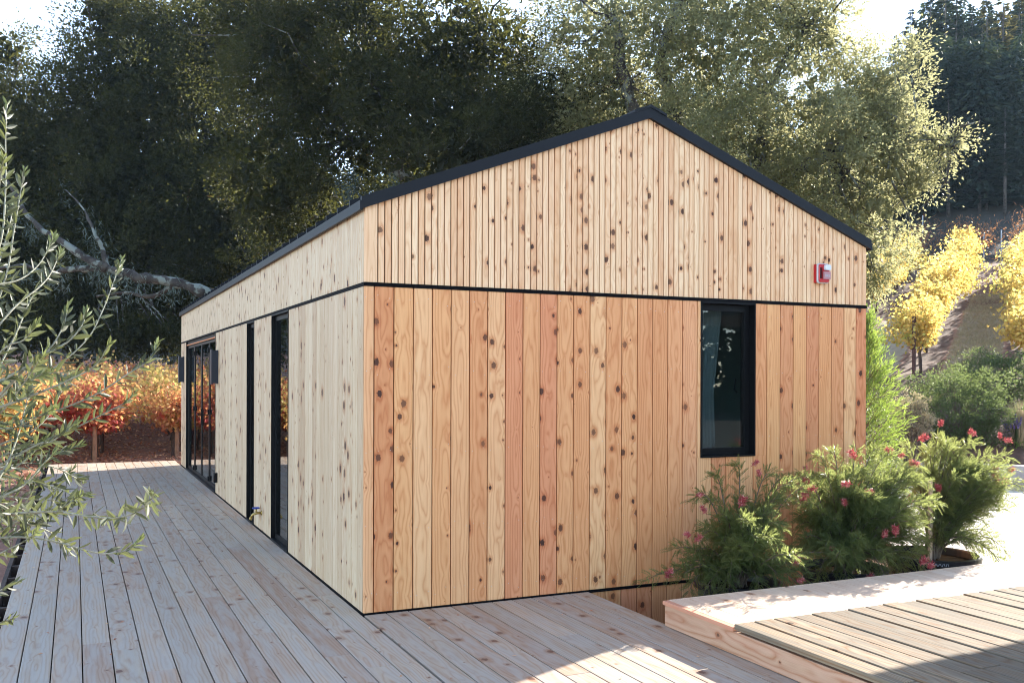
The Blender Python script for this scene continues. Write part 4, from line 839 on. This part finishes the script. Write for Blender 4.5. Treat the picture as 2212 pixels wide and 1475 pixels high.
# ---------------------------------------------------------------- potted grevilleas
def pot(x, y, r, h, z, label):
    o = empty("plant_pot", (x, y, z)); tag(o, label, "plant pot", "black plastic plant pots")
    q = MB(); q.lathe([(0, .004), (r*.80, 0), (r*.84, .03), (r*.95, h-.06), (r*.97, h-.055), (r*1.02, h-.05), (r*1.03, h), (r*.97, h+.004), (r*.95, h-.01), (r*.93, h-.07), (0, h-.07)], k=48); q.build("shell", potm, o, smooth=False)
    q = MB(); q.lathe([(r*.945, h-.065), (r*.6, h-.05), (0, h-.045)], k=32); q.build("soil", soilm, o)
    return o
GZ0 = -.34
pot(2.95, -.62, .34, .46, GZ0, "black plant pot under the left grevillea, mostly hidden behind the border boards")
pot(4.10, -.60, .36, .48, GZ0, "black plant pot under the middle grevillea")
pr_ = pot(5.22, -.55, .41, .50, GZ0, "wide black plant pot with moulded white marks under the right grevillea")
q = MB(); 
for i in range(9):
    a_ = math.radians(222+i*2.1); a2 = a_+math.radians(1.1); r_ = .41*1.037; z1, z2 = (.458, .482) if i % 2 else (.482, .458)
    q.tube([(r_*math.cos(a_), r_*math.sin(a_), z1), (r_*math.cos(a2), r_*math.sin(a2), z2)], .0025, 4)
q.build("moulded_mark", whitep, pr_)
def flower_mesh():
    q = MB(); n = 80; tt = rng.random(n); ax = np.array([0, 0, 1.0]); p0 = np.stack([rng.normal(size=n)*.006, rng.normal(size=n)*.006, tt*.085], 1); a_ = rng.random(n)*6.28
    o_ = np.stack([np.cos(a_), np.sin(a_), .25+0*a_], 1); L1 = .022+.012*rng.random(n); p1 = p0+o_*L1[:, None]; p2 = p1+np.stack([np.cos(a_)*.012, np.sin(a_)*.012, .014+0*a_], 1)*1.0
    wv = np.stack([-np.sin(a_), np.cos(a_), 0*a_], 1)*.0022; c_ = rng.random((n, 3)); q.quads(np.stack([p0-wv, p0+wv, p1+wv, p1-wv], 1), c_); q.quads(np.stack([p1-wv, p1+wv, p2+wv*.4, p2-wv*.4], 1), np.clip(c_+.25, 0, 1))
    wz = np.array([0, 0, .0022]); q.quads(np.stack([p0-wz, p0+wz, p1+wz, p1-wz], 1), c_); q.tube([(0, 0, -.02), (0, 0, .085)], .004, 5)
    return q
fproto = flower_mesh().build("flower", grevfl)
fused = [False]
def grevillea(x, y, z, label, tips, flowers, dens=1.0, nrand=40, cpx=None, lo=(.2, .9)):
    """tips: (px, py, depth) goals of traced stems; leaves are comb-like with narrow lobes"""
    base = np.array([x, y, z]); o = empty("grevillea", (x, y, z)); tag(o, label, "flowering shrub", "potted grevilleas"); st_ = MB(); Q = []; Cc = []
    goals = [P(px_, py_+(22 if py_ < 1120 else 4), D_) for px_, py_, D_ in tips]; g0 = np.array(goals); ctr = g0.mean(0)
    for _ in range(nrand):
        i, j = rng.integers(len(goals), size=2); w_ = rng.random(); g_ = goals[i]*w_+goals[j]*(1-w_); g_ = ctr+(g_-ctr)*(.72+.38*rng.random())+rng.normal(size=3)*.06+np.array([0, rng.normal()*.14, 0]); goals.append(g_)
    for gi, g_ in enumerate(goals):
        g_ = g_-base; hor = g_.copy(); hor[2] = 0; m1 = np.array([g_[0]*.25, g_[1]*.25, max(g_[2]*.55, .22)]); m2 = np.array([g_[0]*.7, g_[1]*.7, max(g_[2]*.98, .2)+.05+.1*rng.random()])+rng.normal(size=3)*.03
        tt = np.linspace(0, 1, 16)[:, None]; cv_ = (1-tt)**3*np.array([rng.normal()*.03, rng.normal()*.03, .0])+3*(1-tt)**2*tt*m1+3*(1-tt)*tt**2*m2+tt**3*g_
        st_.tube(cv_, np.linspace(.007 if gi >= len(tips) else .010, .0018, 16), 5, cap=False)
        nl = int(36*dens); ts = .28+.72*np.linspace(0, 1, nl)**.9; ix = np.clip(ts*15, 0, 14.99); i0 = ix.astype(int); fr_ = (ix-i0)[:, None]; pp = cv_[i0]*(1-fr_)+cv_[i0+1]*fr_; tg = unit(cv_[np.minimum(i0+1, 15)]-cv_[i0])
        for k_ in range(nl):
            a_ = k_*2.4+rng.random(); r1 = unit(np.cross(tg[k_], [0.1, .2, 1])); r2 = np.cross(tg[k_], r1); d_ = unit(tg[k_]*.75+(r1*math.cos(a_)+r2*math.sin(a_))*.75+np.array([0, 0, .15])); LL = .085+.045*rng.random()
            sd_ = unit(np.cross(d_, unit(rng.normal(size=3)))); nl2 = 9; s_ = np.linspace(.15, .95, nl2)[:, None]
            rp = pp[k_]+d_*LL*s_+np.array([0, 0, -.02])*s_**2; lobL = (.036*(1-.45*s_[:, 0]))*(.8+.4*rng.random())
            b1 = leafq(np.concatenate([rp, rp]), np.concatenate([d_*.9+sd_*.8+0*s_, d_*.9-sd_*.8+0*s_]), np.concatenate([lobL, lobL]), .0054)
            rc_ = leafq((pp[k_])[None], d_[None], LL, .006); Q += [b1, rc_]; cz = np.array([np.clip(.5*rng.random()+.5*ts[k_]*rng.random(), 0, 1), rng.random(), 0]); Cc.append(np.tile(cz, (nl2*2+1, 1)))
    st_.build("stems", stemm, o, smooth=True); cr = MB(); cr.quads(np.concatenate(Q), np.concatenate(Cc)); cr.build("foliage", grevleaf, o)
    for (px, py, D) in flowers:
        p_ = P(px, py, D)-base
        if not fused[0]: fo = fproto; fused[0] = True
        else: fo = fproto.copy(); C.objects.link(fo)
        fo.parent = o; fo.location = tuple(p_); s_ = .6+.38*rng.random(); fo.scale = (s_, s_, s_); fo.rotation_euler = (rng.normal()*.8, rng.normal()*.8, rng.random()*6)
    return o
g1 = [(1545, 1005, 7.6), (1590, 985, 7.7), (1660, 1000, 7.8), (1700, 1010, 8.0), (1740, 1010, 8.0), (1500, 1055, 7.5), (1520, 1150, 7.4), (1475, 1215, 7.3), (1450, 1235, 7.2), (1460, 1180, 7.4), (1690, 1110, 7.9), (1690, 1060, 7.9), (1755, 1265, 7.35), (1730, 1270, 7.3), (1490, 1270, 7.3), (1560, 1280, 7.3), (1640, 1270, 7.3), (1600, 1060, 7.7), (1570, 1100, 7.5), (1790, 1190, 7.6), (1680, 1240, 7.3), (1530, 1230, 7.3), (1700, 1190, 7.4), (1740, 1220, 7.4), (1620, 1150, 7.4), (1700, 1275, 7.25), (1580, 1215, 7.2)]
grevillea(2.95, -.62, .05, "sprawling grevillea with pink red flowers, leftmost of three, against the gable wall", g1, [(1598, 1092, 7.5), (1642, 1028, 7.6), (1505, 1070, 7.45), (1525, 1108, 7.45), (1490, 1155, 7.35), (1502, 1168, 7.3), (1440, 1245, 7.2), (1722, 1257, 7.3), (1715, 1218, 7.3), (1745, 1060, 7.8), (1625, 1005, 7.7)], nrand=62, dens=.9)
g2 = [(1765, 965, 8.2), (1800, 955, 8.3), (1850, 955, 8.4), (1900, 950, 8.5), (1945, 975, 8.5), (1990, 985, 8.4), (1730, 1010, 8.1), (1720, 1060, 8.0), (1730, 1130, 8.0), (1740, 1200, 7.9), (1800, 1230, 7.8), (1880, 1235, 7.9), (1950, 1220, 8.0), (1990, 1150, 8.2), (1985, 1060, 8.3), (1850, 1050, 8.0), (1900, 1120, 7.9), (1800, 1120, 7.9), (2000, 1225, 7.9), (1780, 1010, 8.0), (1860, 1180, 7.8), (1770, 1245, 7.7), (1830, 1250, 7.7), (1910, 1240, 7.7), (1740, 1160, 7.8), (2010, 1120, 8.2), (1930, 1060, 8.1), (1960, 1010, 8.3)]
grevillea(4.10, -.60, .08, "dense upright grevillea with red flowers, middle one of three", g2, [(1846, 990, 8.1), (1932, 975, 8.3), (1942, 988, 8.3), (1838, 1045, 7.9), (1745, 1050, 8.0), (1750, 1065, 7.9), (1888, 1062, 7.95), (1825, 1092, 7.9), (1988, 1005, 8.3), (1800, 1190, 7.75), (1908, 1160, 7.8), (1935, 1155, 7.8), (1730, 1085, 7.9), (1742, 1020, 8.1), (2005, 1222, 7.8), (1990, 1218, 7.8), (1875, 1255, 7.7), (1968, 1085, 8.1)], nrand=150)
g3 = [(2030, 925, 9.0), (2070, 945, 9.0), (2105, 935, 9.0), (2140, 960, 9.0), (2165, 985, 9.0), (2185, 1010, 9.0), (2120, 1010, 8.8), (2060, 980, 8.8), (2010, 960, 8.9), (1960, 945, 8.9), (1985, 1020, 8.7), (2140, 1060, 8.8), (2020, 1080, 8.6), (2090, 1085, 8.6), (2130, 1120, 8.6), (2150, 1150, 8.6), (2040, 1160, 8.5), (2110, 1190, 8.5), (2180, 1200, 8.5), (2060, 1050, 8.6), (2170, 1230, 8.4), (1990, 1190, 8.4)]
grevillea(5.22, -.55, .12, "staked grevillea with tree like crown in the wide pot, rightmost of three", g3, [(2030, 920, 9.0), (2108, 940, 8.9), (2168, 950, 8.9), (2160, 948, 8.9), (2178, 1018, 8.8), (2148, 1030, 8.7), (2158, 1048, 8.7), (2030, 1060, 8.5), (1985, 950, 8.9), (1970, 1008, 8.8), (2110, 1052, 8.7), (2172, 1052, 8.8)], nrand=95)
o = empty("garden_stake", (5.14, -.60, .05)); tag(o, "square pale wooden stake tied beside the rightmost grevillea stem", "stake"); q = MB(); q.box((-.014, -.014, 0), (.014, .014, .80)); q.build("shaft", newdeck, o); q = MB(); q.tube([(-.02, -.02, .6), (.03, -.02, .61), (.06, .02, .6), (.02, .03, .6), (-.02, -.02, .6)], .004, 5); q.build("tie", black, o)

# ---------------------------------------------------------------- olive at the left frame edge
def olive():
    bx, by, _ = P(-330, 900, 3.15); base = np.array([bx, by, -.36]); o = empty("olive_tree", tuple(base)); tag(o, "young olive with silvery narrow leaves reaching in from the left frame edge over the deck", "olive tree")
    br = MB(); LV = []; CO = []
    D0 = 2.95
    paths = [[(-120, 760), (-40, 620), (2, 520), (12, 400), (12, 300), (15, 228)], [(-120, 800), (-30, 700), (12, 600), (30, 500), (42, 430), (52, 370)], [(-100, 700), (-30, 625), (40, 605), (85, 570), (115, 515)],
             [(-110, 860), (-30, 740), (30, 665), (85, 620), (110, 590), (130, 545)], [(-120, 930), (-40, 870), (50, 830), (130, 785), (190, 730), (222, 670), (245, 610), (262, 562)],
             [(-90, 880), (-10, 830), (60, 790), (110, 750), (138, 700), (146, 662)], [(50, 800), (100, 765), (150, 735), (178, 700), (187, 672)], [(-130, 950), (-30, 925), (60, 905), (140, 880), (210, 850), (280, 805), (325, 775), (338, 742)],
             [(-110, 1000), (-20, 975), (70, 960), (160, 925), (230, 890), (270, 870), (288, 852)], [(0, 880), (80, 850), (150, 820), (205, 790), (235, 745)], [(-60, 1100), (-10, 1045), (20, 990), (42, 930), (55, 880), (65, 838)],
             [(-130, 1120), (-40, 1118), (40, 1108), (120, 1105), (190, 1115), (250, 1118), (295, 1105), (322, 1085), (334, 1064)], [(-120, 1190), (-30, 1165), (60, 1160), (130, 1172), (190, 1190), (240, 1195), (280, 1185), (300, 1166)],
             [(-110, 1260), (-40, 1215), (10, 1190), (50, 1170), (78, 1150)], [(-80, 1020), (0, 1010), (60, 1000), (120, 1010), (160, 1030), (180, 1040)], [(-80, 1320), (-30, 1290), (10, 1270), (45, 1252)], [(-80, 1400), (-30, 1360), (0, 1345), (30, 1335)],
             [(-60, 1010), (20, 1030), (90, 1045), (140, 1060), (170, 1085)], [(-60, 1060), (40, 1075), (100, 1080), (150, 1075), (190, 1068)], [(-90, 900), (-20, 820), (30, 730), (60, 660), (72, 640)], [(-70, 990), (0, 960), (70, 930), (110, 890), (130, 850), (150, 815)],
             [(-50, 560), (-20, 480), (-5, 420), (8, 340)], [(-90, 700), (-40, 640), (0, 560), (22, 480), (30, 440)], [(-60, 900), (0, 860), (40, 830), (90, 810), (130, 805), (165, 815)], [(-70, 1090), (-20, 1080), (30, 1060), (60, 1040), (95, 1000), (120, 975)],
             [(-50, 1180), (10, 1120), (50, 1090), (70, 1060), (78, 1035)], [(-60, 800), (-10, 770), (20, 745), (50, 735), (80, 700)], [(-80, 1080), (0, 1090), (60, 1130), (110, 1150), (150, 1190)]]
    for (x0_, y0_) in [(0, 820), (-10, 900), (30, 975), (-20, 1030), (60, 1040), (-10, 1085), (20, 1120), (-20, 1165), (-30, 930), (80, 960), (70, 1110)]:
        an = rng.uniform(-.15, .95) if y0_ < 1040 else rng.uniform(-.3, .4); ln = rng.uniform(90, 170); x1_, y1_ = x0_+ln*math.cos(an), y0_-ln*math.sin(an)
        paths.append([(x0_-90, y0_+50), (x0_, y0_), ((x0_+x1_)/2+rng.normal()*6, (y0_+y1_)/2+10), (x1_, y1_-12)])
    T0 = np.array([bx, by, -.36]); trunk = [T0, T0+[.02, .03, .5], T0+[.0, .0, 1.0], T0+[.05, .02, 1.5]]
    heads = []
    for pi, pth in enumerate(paths):
        dd = D0+rng.uniform(-.28, .32); slope = rng.uniform(-.12, .12)
        pts = [P(px, py, dd+slope*i) for i, (px, py) in enumerate(pth)]; n = len(pts); out = []
        for i in range(n-1):
            p0, p1, p2, p3 = pts[max(i-1, 0)], pts[i], pts[i+1], pts[min(i+2, n-1)]
            for tt in np.linspace(0, 1, 9)[:-1]: out.append(.5*((2*p1)+(-p0+p2)*tt+(2*p0-5*p1+4*p2-p3)*tt**2+(-p0+3*p1-3*p2+p3)*tt**3))
        out.append(pts[-1]); out = np.array(out); heads.append(out[0]); br.tube(out-base, np.linspace(.0042, .0012, len(out)), 6, cap=False)
        zt = T0[2]+min(1.45, max(.5, out[0][2]-T0[2]-.35)); root = T0+np.array([.03, .01, zt-T0[2]]); br.tube([root-base, (root+out[0])/2+np.array([0, 0, .04])-base, out[0]-base], [.011, .007, .0042], 6, cap=False)
        seg = np.linalg.norm(np.diff(out, axis=0), axis=1); cum = np.concatenate([[0], np.cumsum(seg)]); pos = cum[-1]; gap = .021
        k_ = 0
        while pos > cum[-1]*.08:
            i = min(np.searchsorted(cum, pos), len(out)-1); fr_ = (pos-cum[i-1])/max(seg[i-1], 1e-6) if i else 0; p_ = out[i-1]*(1-fr_)+out[i]*fr_; tg = unit(out[i]-out[i-1]); near_tip = (cum[-1]-pos)/.10
            r1 = unit(np.cross(tg, [.15, .3, 1])); r2 = np.cross(tg, r1); a_ = (k_ % 2)*math.pi/2+rng.normal()*.35
            for sg in (0, math.pi):
                if rng.random() < .22 and near_tip > 1: continue
                side = r1*math.cos(a_+sg)+r2*math.sin(a_+sg); sp = .30+.65*min(near_tip/1.6, 1)
                d_ = unit(tg*(1.0 if near_tip < 1 else .75)+side*sp+rng.normal(size=3)*.12); LL = (.024+.026*min(1, .25+near_tip))*(.8+.35*rng.random()); Wd_ = LL*(.225+.06*rng.random())
                s_ = unit(np.cross(d_, unit(np.cross(d_, side)+rng.normal(size=3)*.4))); nn_ = np.cross(s_, d_); cv = rng.normal()*.22
                def q_(u_, v_): return p_+d_*LL*u_+s_*Wd_*v_*.5+nn_*(LL*cv*u_*u_+abs(v_)*Wd_*.18)
                us = [0, .2, .45, .72, 1.0]; ws = [.12, .72, 1, .8, .04]
                col = np.array([np.clip((.95 if near_tip < .35 else rng.random()*.85), 0, 1), rng.random(), 0])
                for j in range(4):
                    LV.append([q_(us[j], 0), q_(us[j], ws[j]), q_(us[j+1], ws[j+1]), q_(us[j+1], 0)]); LV.append([q_(us[j], -ws[j]), q_(us[j], 0), q_(us[j+1], 0), q_(us[j+1], -ws[j+1])]); CO += [col, col]
            pos -= gap*(.6 if near_tip < .6 else 1.0)*(.85+.4*rng.random()); k_ += 1
    tk = MB(); tk.tube([p_-base for p_ in trunk], [.04, .032, .026, .012], 10); tk.build("trunk", oakbark, o, smooth=True)
    br.build("branches", olivestem, o, smooth=True); lm = MB(); lm.quads(np.array(LV)-base, np.array(CO)); lm.build("leaves", oliveleaf, o, smooth=True)
olive()

# wood on the other side of the garden, behind the camera (it darkens the window reflections)
q = MB()
for i in range(110):
    a_ = rng.uniform(-1.35, -.4); d_ = rng.uniform(40, 60); x_, y_ = CAM[0]+d_*math.cos(a_)*1.1, CAM[1]+d_*math.sin(a_)-4
    if x_ > 22 and a_ > -.35: continue
    hs_ = rng.uniform(.6, .85); q.quads(leafq(np.array([x_, y_, -1.0])+bp_*hs_, bdv+rng.normal(size=bdv.shape)*.3, bl*hs_*1.5, bl*hs_*.9), np.stack([rng.random(len(bl)), np.full(len(bl), rng.random()), rng.random(len(bl))], 1))
tag(q.build("garden_wood", conleaf), "dark evergreen wood on the far side of the garden", "forest", kind='stuff')
hz = MB(); hz.box((-228, -222, -6), (244, 250, 62)); hm = bpy.data.materials.new("haze"); hm.use_nodes = True; t = hm.node_tree; t.nodes.remove(t.nodes["Principled BSDF"])
pv_ = N(t, "ShaderNodeVolumePrincipled"); pv_.inputs["Color"].default_value = (.55, .76, 1, 1); pv_.inputs["Density"].default_value = .0002; pv_.inputs["Anisotropy"].default_value = .1
t.links.new(pv_.outputs[0], t.nodes["Material Output"].inputs["Volume"])
tag(hz.build("haze", hm), kind='stuff')
